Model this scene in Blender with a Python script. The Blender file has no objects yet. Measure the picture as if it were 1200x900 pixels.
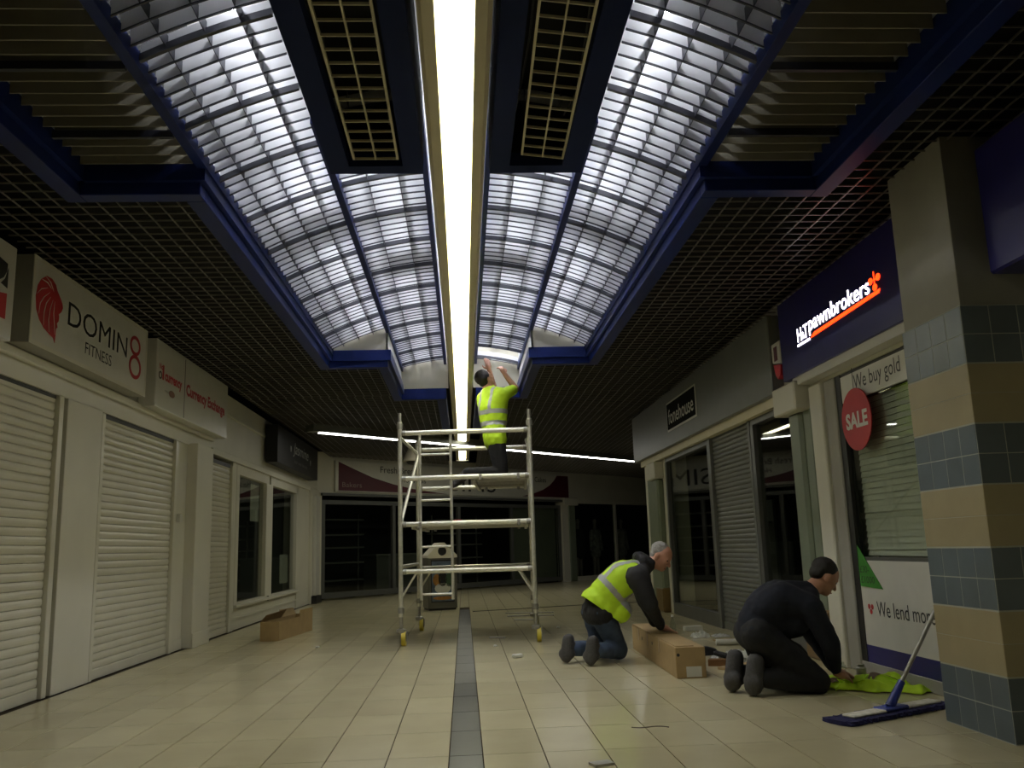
import bpy, bmesh, math, random
from mathutils import Vector, Matrix, Quaternion
random.seed(7)
SC = bpy.context.scene
COL = SC.collection
rnd = random.uniform

# ------------------------------------------------------------------ camera, world, exposure
PITCH, YAW, ROLL, FPX = 0.184752, 0.0595245, -0.0310398, 1025.0
fw = Vector((math.sin(YAW)*math.cos(PITCH), math.cos(YAW)*math.cos(PITCH), math.sin(PITCH)))
rt = Vector((math.cos(YAW), -math.sin(YAW), 0)); up = rt.cross(fw)
r2 = rt*math.cos(ROLL)+up*math.sin(ROLL); u2 = -rt*math.sin(ROLL)+up*math.cos(ROLL)
cam = bpy.data.cameras.new('camera'); cam.sensor_width = 36; cam.lens = FPX/1200*36
cam.clip_start = 0.05; cam.clip_end = 200
co = bpy.data.objects.new('camera', cam); COL.objects.link(co)
co.matrix_world = Matrix(((r2.x,u2.x,-fw.x,0),(r2.y,u2.y,-fw.y,0),(r2.z,u2.z,-fw.z,1.0),(0,0,0,1)))
SC.camera = co
W = bpy.data.worlds.new('night'); SC.world = W; W.use_nodes = True
W.node_tree.nodes['Background'].inputs[0].default_value = (0.5,0.55,0.5,1)
W.node_tree.nodes['Background'].inputs[1].default_value = 0.004
SC.view_settings.view_transform = 'Standard'; SC.view_settings.look = 'None'
SC.view_settings.gamma = 1; SC.view_settings.use_curve_mapping = False
SC.view_settings.exposure = 0.0
SC.cycles.max_bounces = 8; SC.cycles.sample_clamp_indirect = 6
STRIP_E, TRANS_E, TUBE_E = 9.5, 10.0, 50.0

# ------------------------------------------------------------------ materials
MATS = {}
def mat(name, col, rough=.6, metal=0., var=.08, scale=6., bump=0., bscale=60., emit=None, es=0., spec=.5, objvar=0.):
    if name in MATS: return MATS[name]
    m = bpy.data.materials.new(name); m.use_nodes = True; nt = m.node_tree; N = nt.nodes; L = nt.links
    b = N['Principled BSDF']; b.inputs['Roughness'].default_value = rough; b.inputs['Metallic'].default_value = metal
    b.inputs['Specular IOR Level'].default_value = spec
    tc = N.new('ShaderNodeTexCoord'); geo = N.new('ShaderNodeNewGeometry')
    nz = N.new('ShaderNodeTexNoise'); nz.inputs['Scale'].default_value = scale; nz.inputs['Detail'].default_value = 4
    L.new(geo.outputs['Position'], nz.inputs['Vector'])
    mr = N.new('ShaderNodeMapRange'); mr.inputs[1].default_value = .25; mr.inputs[2].default_value = .75
    mr.inputs[3].default_value = 1-var; mr.inputs[4].default_value = 1+var
    L.new(nz.outputs['Fac'], mr.inputs[0])
    val = mr.outputs[0]
    if objvar:
        oi = N.new('ShaderNodeObjectInfo'); m2 = N.new('ShaderNodeMapRange')
        m2.inputs[3].default_value = 1-objvar; m2.inputs[4].default_value = 1+objvar
        L.new(oi.outputs['Random'], m2.inputs[0])
        mu = N.new('ShaderNodeMath'); mu.operation = 'MULTIPLY'; L.new(val, mu.inputs[0]); L.new(m2.outputs[0], mu.inputs[1]); val = mu.outputs[0]
    vm = N.new('ShaderNodeVectorMath'); vm.operation = 'SCALE'; vm.inputs[0].default_value = col; L.new(val, vm.inputs['Scale'])
    L.new(vm.outputs[0], b.inputs['Base Color'])
    if bump:
        n2 = N.new('ShaderNodeTexNoise'); n2.inputs['Scale'].default_value = bscale; L.new(geo.outputs['Position'], n2.inputs['Vector'])
        bp = N.new('ShaderNodeBump'); bp.inputs['Strength'].default_value = bump; bp.inputs['Distance'].default_value = .01
        L.new(n2.outputs['Fac'], bp.inputs['Height']); L.new(bp.outputs[0], b.inputs['Normal'])
    if emit:
        b.inputs['Emission Color'].default_value = (*emit,1); b.inputs['Emission Strength'].default_value = es
    MATS[name] = m; return m
def glass(name, tint=(.6,.65,.6), refl=1.0):
    m = bpy.data.materials.new(name); m.use_nodes = True; nt = m.node_tree; N = nt.nodes; L = nt.links
    N.remove(N['Principled BSDF']); out = N['Material Output']
    t = N.new('ShaderNodeBsdfTransparent'); t.inputs[0].default_value = (*tint,1)
    g = N.new('ShaderNodeBsdfGlossy'); g.inputs['Roughness'].default_value = .015
    nz = N.new('ShaderNodeTexNoise'); nz.inputs['Scale'].default_value = 3
    mr = N.new('ShaderNodeMapRange'); mr.inputs[3].default_value = .005; mr.inputs[4].default_value = .03
    L.new(nz.outputs['Fac'], mr.inputs[0]); L.new(mr.outputs[0], g.inputs['Roughness'])
    lw = N.new('ShaderNodeLayerWeight'); lw.inputs['Blend'].default_value = .5
    pw = N.new('ShaderNodeMath'); pw.operation = 'POWER'; pw.inputs[1].default_value = 4.5; L.new(lw.outputs['Facing'], pw.inputs[0])
    f = N.new('ShaderNodeMapRange'); f.inputs[3].default_value = .05; f.inputs[4].default_value = 1; L.new(pw.outputs[0], f.inputs[0])
    mx = N.new('ShaderNodeMixShader'); L.new(f.outputs[0], mx.inputs[0]); L.new(t.outputs[0], mx.inputs[1]); L.new(g.outputs[0], mx.inputs[2])
    L.new(mx.outputs[0], out.inputs[0]); MATS[name] = m; return m

M_white = mat('white_painted_wall', (.62,.60,.50), .5, var=.06, scale=1.5)
M_shut = mat('white_shutter_paint', (.60,.58,.47), .30, var=.06, scale=3)
M_signw = mat('white_acrylic_sign', (.60,.59,.53), .35, var=.04)
M_cream = mat('cream_paint', (.62,.56,.38), .5, var=.05)
M_tile = mat('beige_floor_tile', (.60,.54,.345), .17, var=.07, scale=2.2, bump=.02, bscale=25, objvar=.05)
M_grout = mat('floor_grout', (.045,.035,.022), .9, spec=.1)
M_strip = mat('dark_slate_tile', (.036,.039,.042), .3, var=.2, scale=20, objvar=.08)
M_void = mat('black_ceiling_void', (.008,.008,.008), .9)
M_blue = mat('navy_metal', (.011,.022,.12), .35, var=.1, scale=3, spec=.12)
M_panel = mat('navy_panel', (.014,.022,.075), .6, var=.08, scale=3, spec=.05)
M_rib = mat('navy_rib_and_fin_shade', (.02,.022,.035), .4)
M_blade = mat('white_louvre_metal', (.70,.71,.74), .45, var=.04, objvar=.05)
M_blade_d = mat('shaded_louvre_metal', (.30,.28,.22), .45, var=.08, objvar=.08)  # louvre metal darkened in colour, shade of the unlit wings painted in
M_bar = mat('silver_grid_bar', (.21,.195,.165), .3, metal=.4)
M_roof = mat('white_reflector', (.8,.8,.82), .6)
M_alu = mat('aluminium_tube', (.72,.71,.62), .36, metal=.6, var=.12, scale=25)
M_galv = mat('galvanised_metal', (.35,.34,.30), .45, metal=.6, var=.15, scale=30)
M_yellow = mat('yellow_castor', (.62,.50,.05), .45)
M_black = mat('black_plastic', (.012,.012,.012), .5)
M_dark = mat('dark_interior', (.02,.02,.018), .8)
M_grey = mat('grey_powder_coat', (.15,.155,.145), .4, var=.06)
M_greyd = mat('dark_grey_frame', (.09,.092,.085), .4)
M_greyshut = mat('grey_shutter', (.13,.135,.12), .42)
M_green = mat('pale_green_pilaster', (.17,.20,.14), .45, var=.12, scale=4)
M_navy = mat('navy_sign', (.014,.012,.12), .3)
M_btile = mat('blue_grey_wall_tile', (.115,.145,.17), .3, var=.1, objvar=.1)
M_beige = mat('beige_wall_tile', (.37,.315,.19), .4, var=.06, objvar=.05)
M_colpaint = mat('grey_green_paint', (.31,.30,.255), .6, var=.06)
M_mortar = mat('tile_mortar', (.42,.43,.38), .8)
M_card = mat('brown_cardboard', (.36,.25,.115), .8, var=.1, scale=9)
M_hivis = mat('hi_vis_yellow', (.52,.80,.02), .7, var=.08, scale=14, emit=None)
M_band = mat('reflective_tape', (.38,.40,.40), .45, var=.1)
M_skin = mat('skin', (.50,.25,.16), .5, var=.1, scale=18)
M_jeans = mat('blue_denim', (.05,.075,.13), .85, var=.3, scale=14)
M_fleece = mat('black_fleece', (.016,.016,.018), .85, var=.2, scale=30)
M_jumper = mat('navy_jumper', (.005,.007,.015), .9, var=.2, scale=30)
M_trous = mat('black_trousers', (.006,.006,.007), .85, var=.2, scale=20)
M_boot = mat('dark_grey_sole', (.045,.043,.042), .7, var=.25, scale=40)
M_hairg = mat('short_grey_hair', (.30,.29,.27), .8, var=.3, scale=90)
M_hairb = mat('dark_hair', (.013,.010,.008), .7, var=.3, scale=90)
M_red = mat('red_print', (.42,.015,.02), .5)
M_ink = mat('black_print', (.012,.012,.012), .5)
M_maroon = mat('maroon_print', (.085,.008,.018), .5)
M_paper = mat('white_paper', (.62,.62,.56), .7)
M_plastic = mat('clear_crumpled_plastic', (.50,.50,.47), .15, var=.2, scale=30)
M_strip_l = mat('light_diffuser', (.9,.9,.85), .4, emit=(1.0,.97,.72), es=STRIP_E)
M_trans_l = mat('cross_light_diffuser', (.9,.9,.85), .4, emit=(1.0,.99,.93), es=TRANS_E)
M_tube = mat('lit_fluorescent_tube', (.9,.9,.9), .4, emit=(.93,.95,1.0), es=TUBE_E)
M_signlit = mat('lit_white_letters', (.9,.9,.9), .4, emit=(1,.93,.95), es=6)
M_orlit = mat('lit_orange_letters', (.8,.15,.03), .4, emit=(1,.032,.003), es=5)
M_glass = glass('shop_glass', (.87,.90,.86))
M_bottle = glass('bottle_plastic', (.8,.84,.82))

# ------------------------------------------------------------------ mesh helpers
LOC = {}
class MB:
    def __init__(s, M=None): s.v=[]; s.f=[]; s.M=M; s.mi=[]
    def add(s, vs, fs):
        o=len(s.v)
        for p in vs:
            p=Vector(p); s.v.append(s.M@p if s.M else p)
        s.f += [tuple(i+o for i in f) for f in fs]; return s
    def box(s,x0,x1,y0,y1,z0,z1):
        return s.add([(x0,y0,z0),(x1,y0,z0),(x1,y1,z0),(x0,y1,z0),(x0,y0,z1),(x1,y0,z1),(x1,y1,z1),(x0,y1,z1)],
                     [(3,2,1,0),(4,5,6,7),(0,1,5,4),(1,2,6,5),(2,3,7,6),(3,0,4,7)])
    def tube(s,p0,p1,r,n=12,r1=None):
        p0=Vector(p0);p1=Vector(p1); r1=r if r1 is None else r1
        d=(p1-p0).normalized(); a=d.orthogonal().normalized(); b=d.cross(a)
        vs=[];
        for p,q in((p0,r),(p1,r1)):
            for i in range(n):
                t=2*math.pi*i/n; vs.append(p+a*(q*math.cos(t))+b*(q*math.sin(t)))
        fs=[(i,(i+1)%n,n+(i+1)%n,n+i) for i in range(n)]+[tuple(range(n-1,-1,-1)),tuple(range(n,2*n))]
        return s.add(vs,fs)
    def path(s,pts,r,n=8):
        pts=[Vector(p) for p in pts]; vs=[]; k=len(pts)
        for i,p in enumerate(pts):
            d=(pts[min(i+1,k-1)]-pts[max(i-1,0)]).normalized(); a=d.cross(Vector((.3,.2,.93))).normalized(); b=d.cross(a)
            rr=r[i] if isinstance(r,(list,tuple)) else r
            for j in range(n):
                t=2*math.pi*j/n; vs.append(p+a*(rr*math.cos(t))+b*(rr*math.sin(t)))
        fs=[]
        for i in range(k-1):
            for j in range(n): fs.append((i*n+j,i*n+(j+1)%n,(i+1)*n+(j+1)%n,(i+1)*n+j))
        fs+= [tuple(range(n-1,-1,-1)),tuple(range((k-1)*n,k*n))]
        return s.add(vs,fs)
    def lathe(s,prof,c=(0,0,0),n=20):
        c=Vector(c); vs=[]
        for r,z in prof:
            for i in range(n):
                t=2*math.pi*i/n; vs.append(c+Vector((r*math.cos(t),r*math.sin(t),z)))
        fs=[]
        for k in range(len(prof)-1):
            for i in range(n): fs.append((k*n+i,k*n+(i+1)%n,(k+1)*n+(i+1)%n,(k+1)*n+i))
        fs+=[tuple(range(n-1,-1,-1)),tuple(range((len(prof)-1)*n,len(prof)*n))]
        return s.add(vs,fs)
    def prism(s,poly,o,ax,ay,dep):          # poly in (ax,ay) plane at o, extruded by vector dep
        o=Vector(o);ax=Vector(ax);ay=Vector(ay);dep=Vector(dep);n=len(poly)
        a=[o+ax*p[0]+ay*p[1] for p in poly]; b=[p+dep for p in a]
        return s.add(a+b,[tuple(range(n-1,-1,-1)),tuple(range(n,2*n))]+[(i,(i+1)%n,n+(i+1)%n,n+i) for i in range(n)])
    def mesh(s,name):
        m=bpy.data.meshes.new(name); m.from_pydata([tuple(v) for v in s.v],[],s.f)
        bm=bmesh.new(); bm.from_mesh(m); bmesh.ops.recalc_face_normals(bm,faces=bm.faces); bm.to_mesh(m); bm.free()
        m.update(); return m
def setp(o,label=None,cat=None,group=None,kind=None):
    if label: o['label']=label
    if cat: o['category']=cat
    if group: o['group']=group
    if kind: o['kind']=kind
    return o
def thing(name,label,cat,loc,group=None,kind=None):
    o=bpy.data.objects.new(name,None); COL.objects.link(o); o.location=loc; o.empty_display_size=.1
    LOC[o.name]=Vector(loc); return setp(o,label,cat,group,kind)
def place(name,me,m,parent=None,smooth=False):
    """link mesh with world coordinates; parent part or top-level thing with origin at its base centre"""
    if parent is not None: base=LOC[parent.name]
    else:
        xs=[v.co for v in me.vertices]
        base=Vector(((min(p.x for p in xs)+max(p.x for p in xs))/2,(min(p.y for p in xs)+max(p.y for p in xs))/2,min(p.z for p in xs)))
    me.transform(Matrix.Translation(-base))
    if not me.materials: me.materials.append(m)
    if smooth:
        for p in me.polygons: p.use_smooth=True
    o=bpy.data.objects.new(name,me); COL.objects.link(o); LOC[o.name]=base
    if parent is not None: o.parent=parent
    else: o.location=base
    return o
def build(name,mb,m,parent=None,smooth=False,bevel=0,seg=1):
    me=mb.mesh(name)
    if bevel:
        bm=bmesh.new(); bm.from_mesh(me)
        bmesh.ops.bevel(bm,geom=list(bm.edges),offset=bevel,segments=seg,affect='EDGES',profile=.7); bm.to_mesh(me); bm.free()
    if smooth:
        o=place(name,me,m,parent,True)
        try: me.set_sharp_from_angle(angle=math.radians(40))
        except Exception: pass
        return o
    return place(name,me,m,parent)
def inst(name,me,parent,loc,rot=None):
    o=bpy.data.objects.new(name,me); COL.objects.link(o)
    if parent is not None: o.parent=parent; o.location=Vector(loc)-LOC[parent.name]
    else: o.location=loc
    if rot: o.rotation_euler=rot
    LOC[o.name]=Vector(loc); return o
def shared(name,mb,m,bevel=0):
    me=mb.mesh(name)
    if bevel:
        bm=bmesh.new(); bm.from_mesh(me); bmesh.ops.bevel(bm,geom=list(bm.edges),offset=bevel,segments=1,affect='EDGES'); bm.to_mesh(me); bm.free()
    me.materials.append(m); return me
def bx(name,m,parent,x0,x1,y0,y1,z0,z1,bevel=0):
    return build(name,MB().box(x0,x1,y0,y1,z0,z1),m,parent,bevel=bevel)
def text(name,body,o,right,upv,m,parent,width=None,height=None,ext=.002,align='L',shear=0.,bold=0.):
    """flat lettering: o = left-bottom corner of the text block"""
    cu=bpy.data.curves.new('t','FONT'); cu.body=body; cu.size=1; cu.extrude=0; cu.shear=shear; cu.offset=bold; cu.resolution_u=3
    ob=bpy.data.objects.new('t',cu); COL.objects.link(ob)
    dg=bpy.context.evaluated_depsgraph_get(); me=bpy.data.meshes.new_from_object(ob.evaluated_get(dg)); bpy.data.objects.remove(ob); bpy.data.curves.remove(cu)
    xs=[v.co.x for v in me.vertices]; ys=[v.co.y for v in me.vertices]
    x0,x1,y0,y1=min(xs),max(xs),min(ys),max(ys)
    sx=width/(x1-x0) if width else None; sy=height/(y1-y0) if height else None
    sx=sx or sy; sy=sy or sx
    right=Vector(right);upv=Vector(upv);o=Vector(o);nn=right.cross(upv)
    for v in me.vertices:
        p=v.co; v.co=o+right*((p.x-x0)*sx)+upv*((p.y-y0)*sy)+nn*ext
    me.materials.clear(); return place(name,me,m,parent)

# ------------------------------------------------------------------ FLOOR
Y_BACK=-4.0
floor=build('floor',MB().box(-6.5,13,Y_BACK,36,-.1,-.006),M_grout); setp(floor,kind='structure')
PX,PY=.3025,.589; J=.0055
def tile_mb(w,l):
    b=.0006; vs=[(b,b,0),(w-b,b,0),(w-b,l-b,0),(b,l-b,0),(0,0,-.0015),(w,0,-.0015),(w,l,-.0015),(0,l,-.0015),(0,0,-.006),(w,0,-.006),(w,l,-.006),(0,l,-.006)]
    fs=[(0,1,2,3)]+[(4+i,4+(i+1)%4,(i+1)%4,i) for i in range(4)]+[(8+i,8+(i+1)%4,4+(i+1)%4,4+i) for i in range(4)]
    return vs,fs
tme=shared('tile',MB().add(*tile_mb(PX-J,PY-J)),M_tile); sme=shared('strip_tile',MB().add(*tile_mb(.165-J,PY-J)),M_strip)
cells=[]
for k in range(-11,55):
    y=4.585+PY*k
    for j in range(-21,43):
        x=(.075+PX*j) if j>=0 else (-.09+PX*j)
        if x<-3.2 or (x>3.15 and y<13.2): continue
        if x>9.6: continue
        if y>x+23.2: continue
        cells.append((x,y))
def seen(x,y):
    cx,cy=x+.15,y+.3
    d=Vector((cx,cy,-1)); k=d.dot(fw)
    if k<=0: return False
    px=600+FPX*d.dot(r2)/k; py=450-FPX*d.dot(u2)/k
    return -60<px<1260 and 0<py<1000
near=sorted([c for c in cells if seen(*c) and -3.2<c[0]<3.1],key=lambda c:c[1])[:300]; ns=set(near)
for x,y in near: inst('tile',tme,floor,(x,y,0))
mb=MB()
for x,y in cells:
    if (x,y) not in ns:
        v,f=tile_mb(PX-J,PY-J); mb.add([(a+x,b+y,c) for a,b,c in v],f)
for k in range(19,33):
    v,f=tile_mb(.165-J,PY-J); mb.add([(a-.09,b+4.585+PY*k,c) for a,b,c in v],f)
o=build('tile_field',mb,M_tile,floor); o['kind']='stuff'
for k in range(-4,18): inst('strip_tile',sme,floor,(-.09,4.585+PY*k,0))

# ------------------------------------------------------------------ CEILING
ZG=3.10     # underside of the open grid
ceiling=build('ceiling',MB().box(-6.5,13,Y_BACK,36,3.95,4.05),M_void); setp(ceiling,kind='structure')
# upstands around the louvre opening
A,B_,C_=2.13,1.46,.81; Y1,Y2,Y3=4.78,9.65,11.85
for s in(-1,1):
    def up(x0,x1,y0,y1,m=M_roof,z0=3.18,z1=3.95): bx('upstand',m,ceiling,min(s*x0,s*x1),max(s*x0,s*x1),y0,y1,z0,z1)
    up(A,A+.02,Y_BACK,Y1); up(B_,A+.02,Y1,Y1+.02,M_void); up(B_,B_+.02,Y1,Y2+.02); up(C_,B_+.02,Y2,Y2+.02,M_cream if 0 else M_white)
    up(C_,C_+.02,Y2,Y3+.02); up(.17,C_+.02,Y3,Y3+.02,M_white); 
bx('reflector_roof',M_roof,ceiling,-1.5,1.5,Y_BACK,Y3,3.86,3.90)
# open cell grid: cross bars and long bars
P=.118
def hw(y): return A+.12 if y<Y1+.12 else B_+.12 if y<Y2+.12 else C_+.12 if y<Y3+.12 else .34
bars=0
for s in(-1,1):
    xw=2.93 if s<0 else 3.2
    groups={}
    k=0; y=2.3
    while y<11.9:
        w=hw(y); key=(w,xw)
        if key not in groups:
            x0,x1=sorted((s*w,s*xw)); groups[key]=shared('grid_bar',MB().box(x0,x1,-.0028,.0028,0,.010),M_bar)
        inst('grid_bar',groups[key],ceiling,(0,y,ZG)); y+=P
    x=xw-.07
    while x>C_+.13:
        y0=2.3 if x>A+.12 else Y1+.12 if x>B_+.12 else Y2+.12
        build('grid_bar',MB().box(s*x-.0028,s*x+.0028,y0,11.95,ZG,ZG+.010),M_bar,ceiling); x-=P
mb=MB()
y=11.95
while y<30:
    x1=3.3 if y<14.4 else 9.5
    x0=max(-2.93,y-22.6)
    if x0<-.34:
        mb.box(x0,-.34,y-.0028,y+.0028,ZG,ZG+.010)
        mb.box(.34,x1,y-.0028,y+.0028,ZG,ZG+.010)
    elif x0<x1: mb.box(max(x0,.34),x1,y-.0028,y+.0028,ZG,ZG+.010)
    y+=P
x=-2.88
while x<9.5:
    if abs(x)>.34:
        y0=11.95 if x<3.3 else 14.4
        mb.box(x-.0028,x+.0028,y0,min(x+22.4,30),ZG,ZG+.010)
    x+=P
o=build('grid_field',mb,M_bar,ceiling); o['kind']='stuff'

# blue rim beams with pale edge angle, one structure per side
for i,s in((1,-1),(2,1)):
    tr=thing('trim_%d'%i,None,None,(s*1.6,4,3.03),kind='structure')
    segs=[(A,A+.11,Y_BACK,Y1+.11),(B_,A,Y1,Y1+.11),(B_,B_+.11,Y1+.11,Y2+.11),(C_,B_,Y2,Y2+.11),(C_,C_+.11,Y2+.11,Y3+.11),(.2,C_,Y3,Y3+.11),(.2,.33,Y3+.11,15.3)]
    for x0,x1,y0,y1 in segs:
        a,b=sorted((s*x0,s*x1)); bx('rim_beam',M_blue,tr,a,b,y0,y1,3.03,3.18,.004)
    for x0,x1,y0,y1 in [(A-.035,A-.002,Y_BACK,Y1-.035),(B_-.035,A-.035,Y1-.035,Y1-.002),(B_-.035,B_-.002,Y1,Y2-.035),(C_-.035,B_-.035,Y2-.035,Y2-.002),(C_-.035,C_-.002,Y2,Y3-.035)]:
        a,b=sorted((s*x0,s*x1)); bx('rim_ledge',M_blue,tr,a,b,y0,y1,3.10,3.22)
    for x0,x1,y0,y1 in [(A+.112,A+.122,Y_BACK,Y1+.122),(B_+.112,A+.112,Y1+.112,Y1+.122),(B_+.112,B_+.122,Y1+.122,Y2+.122),(C_+.112,B_+.112,Y2+.112,Y2+.122)]:
        a,b=sorted((s*x0,s*x1)); bx('edge_angle',M_galv,tr,a,b,y0,y1,3.075,3.13)

# ------------------------------------------------------------------ louvred vaults
def vz(x): return 3.568-.178*x*x
RIB0,RIBP=3.69,.66
def curved(x0,x1,th,h,dz=0,n=6,taper=0):
    vs=[];fs=[]
    for i in range(n+1):
        x=x0+(x1-x0)*i/n; z=vz(x)+dz
        vs+=[(x,-th/2,z),(x,th/2,z),(x,th/2,z+h),(x,-th/2,z+h)]
    for i in range(n):
        a=4*i;b=a+4
        for j in range(4): fs.append((a+j,a+(j+1)%4,b+(j+1)%4,b+j))
    fs+=[(3,2,1,0),(4*n,4*n+1,4*n+2,4*n+3)]
    return MB().add(vs,fs)
BS=RIBP/6
def blade_mesh(x0,x1):
    mb=curved(x0,x1,.004,.085); nf=len(mb.f); b2=curved(x0,x1,.009,.009,-.004); mb.add(b2.v,b2.f)
    me=mb.mesh('louvre_blade'); me.materials.append(M_blade); me.materials.append(M_rib)
    for i,p in enumerate(me.polygons): p.material_index=0 if i<nf else 1
    return me
for side,s in(('left',-1),('right',1)):
    lv=thing('louvre_vault','curved white louvred light ceiling on the %s of the long central light'%side,'louvre ceiling',(s*1.0,6.5,3.1),'louvred light vaults')
    ob=blade_mesh(s*.83,s*1.42); ib=blade_mesh(s*.225,s*.785)
    orb=shared('cross_rib',curved(s*.83,s*1.43,.022,.035,-.010),M_rib); irb=shared('cross_rib',curved(s*.225,s*.785,.022,.035,-.010),M_rib)
    for k in range(-24,54):
        y=RIB0+BS*k+0.0
        if y>Y2-.03: break
        if k%6==0: inst('cross_rib',orb,lv,(0,y,0))
        inst('louvre_blade',ob,lv,(0,y+(.016 if k%6==0 else 0),0))
    for k in range(9,80):
        y=RIB0+BS*k
        if y>Y3-.03: break
        if s>0 and 10.95<y<11.55: 
            continue                      # panel taken out by the worker
        if k%6==0: inst('cross_rib',irb,lv,(0,y,0))
        inst('louvre_blade',ib,lv,(0,y+(.016 if k%6==0 else 0),0))
    for x in(1.30,1.13,.97): build('long_fin',MB().box(s*x-.002,s*x+.002,.9,Y2,vz(x)+.004,vz(x)+.07),M_rib,lv)  # fins share the dark rib colour: shade of their unlit faces painted in
    for x in(.61,.40): build('long_fin',MB().box(s*x-.002,s*x+.002,4.6,Y3 if s<0 else 10.95,vz(x)+.004,vz(x)+.07),M_rib,lv)
    build('edge_rib',MB().box(min(s*1.415,s*1.47),max(s*1.415,s*1.47),Y_BACK+.1,Y2,vz(1.44)-.03,vz(1.44)+.05),M_blue,lv)
    build('edge_rib',MB().box(min(s*.785,s*.832),max(s*.785,s*.832),4.7,Y3,vz(.81)-.03,vz(.81)+.05),M_blue,lv)
    build('edge_rib',MB().box(min(s*.19,s*.228),max(s*.19,s*.228),4.7,Y3,vz(.2)-.05,vz(.2)+.05),M_blue,lv)
    build('added_light_baffle',MB().box(min(s*1.455,s*1.47),max(s*1.455,s*1.47),Y_BACK+.1,Y1,vz(1.44)+.10,3.86),M_void,lv)  # unseen board added to block tube light from the wings
    # dark wing louvre
    wl=thing('wing_louvre','dark flat slatted wing beside the %s louvred vault, nearest the viewer'%side,'louvre ceiling',(s*1.8,3,3.15),'dark louvre wings')
    a,b=sorted((s*1.475,s*(A-.04)))
    wb=shared('louvre_blade',MB().box(a,b,-.003,.003,0,.09),M_blade_d); wr=shared('cross_rib',MB().box(a,b,-.012,.012,-.01,.03),M_rib)
    for k in range(-22,10):
        y=RIB0+BS*k
        if k%6==0: inst('cross_rib',wr,wl,(0,y,3.17))
        inst('louvre_blade',wb,wl,(0,y+(.016 if k%6==0 else 0),3.17))
    # fluorescent tubes above the blades
    ORD=('nearest','second','third','fourth','farthest')
    for row,xs,ys in(('outer',1.05,[(3.5,1.4),(4.95,.95),(6.55,1.4),(8.0,1.45)]),('inner',.50,[(4.85,1.4),(6.35,.85),(7.75,1.45),(9.25,1.2),(10.5,1.25)])):
        for q,(y,ln) in enumerate(ys):
            t=thing('fluorescent_tube','%s lit white tube of the %s row above the %s louvre blades'%(ORD[q],row,side),'lamp',(s*xs,y+ln/2,vz(xs)+.2),'fluorescent tubes above the louvres')
            build('glass_tube',MB().tube((s*xs,y+.03,vz(xs)+.2),(s*xs,y+ln-.03,vz(xs)+.2),.013,8),M_tube,t)
            for e in(0,1): bx('end_cap',M_galv,t,s*xs-.015,s*xs+.015,y+e*(ln-.03),y+.03+e*(ln-.03),vz(xs)+.17,vz(xs)+.24)

# ------------------------------------------------------------------ blue service panels with egg-crate grilles
for side,s in(('left',-1),('right',1)):
    sp=thing('service_panel','navy blue ceiling panel with dark slot on the %s of the central light'%side,'ceiling panel',(s*.45,2,3.12),'navy service panels')
    def pb(n,x0,x1,y0,y1,z0,z1,m=M_panel):
        a,b=sorted((s*x0,s*x1)); bx(n,m,sp,a,b,y0,y1,z0,z1)
    pb('panel_rail',.19,.30,Y_BACK,4.72,3.12,3.20); pb('panel_rail',.60,.715,Y_BACK,4.72,3.12,3.20); pb('panel_rail',.30,.60,4.62,4.72,3.12,3.20)
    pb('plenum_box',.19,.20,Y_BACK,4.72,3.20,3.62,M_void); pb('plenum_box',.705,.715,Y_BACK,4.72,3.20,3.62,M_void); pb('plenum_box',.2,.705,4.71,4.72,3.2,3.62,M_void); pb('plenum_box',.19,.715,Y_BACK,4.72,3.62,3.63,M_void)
    gr=thing('egg_crate_grille','cream egg-crate grille %s'%('sitting level in the left navy panel' if s<0 else 'hanging askew in the right navy panel'),'grille',(s*.45,3,3.14),'egg-crate grilles')
    if s<0: x0,x1,R=-.565,-.325,Matrix.Identity(4)
    else:
        x0,x1=.345,.575; R=Matrix.Translation((x1,3,3.14))@Matrix.Rotation(math.radians(7),4,'Y')@Matrix.Rotation(math.radians(-.8),4,'Z')@Matrix.Translation((-x1,-3,-3.14))
    yE=4.57
    for xx in(x0,(x0+x1)/2,x1):
        w=.006 if xx!=(x0+x1)/2 else .004
        build('grille_rail',MB(R).box(xx-w,xx+w,.9,yE,3.135,3.155),M_cream,gr)
    y=yE
    while y>1.2: build('grille_bar',MB(R).box(x0+.006,x1-.006,y-.0028,y+.0028,3.137,3.150),M_cream,gr); y-=.108
    # loose cables in the slot
    for q in range(2):
        xx=s*(.33 if q else .58); 
        pts=[Vector((xx+rnd(-.02,.02),1.5+.35*i,3.22+rnd(-.03,.06))) for i in range(9)]
        o=build('loose_cable',MB().path(pts,.005,6),M_black,sp,True)

# ------------------------------------------------------------------ central light
cl=thing('central_strip_light','long bright white strip light in a cream housing down the middle of the ceiling','light',(0.005,8,3.05))
cx=.005
bx('diffuser',M_strip_l,cl,cx-.073,cx+.073,1.2,20.55,3.064,3.08)
build('housing',MB().prism([(-.15,.03),(-.13,.01),(-.08,.01),(-.08,.03),(.08,.03),(.08,.01),(.13,.01),(.15,.03),(.15,.42),(-.15,.42)],(cx,Y_BACK,3.05),(1,0,0),(0,0,1),(0,24.6,0)),M_cream,cl)
bx('end_plate',M_signw,cl,cx-.15,cx+.15,20.6,20.62,3.04,3.47)
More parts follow.
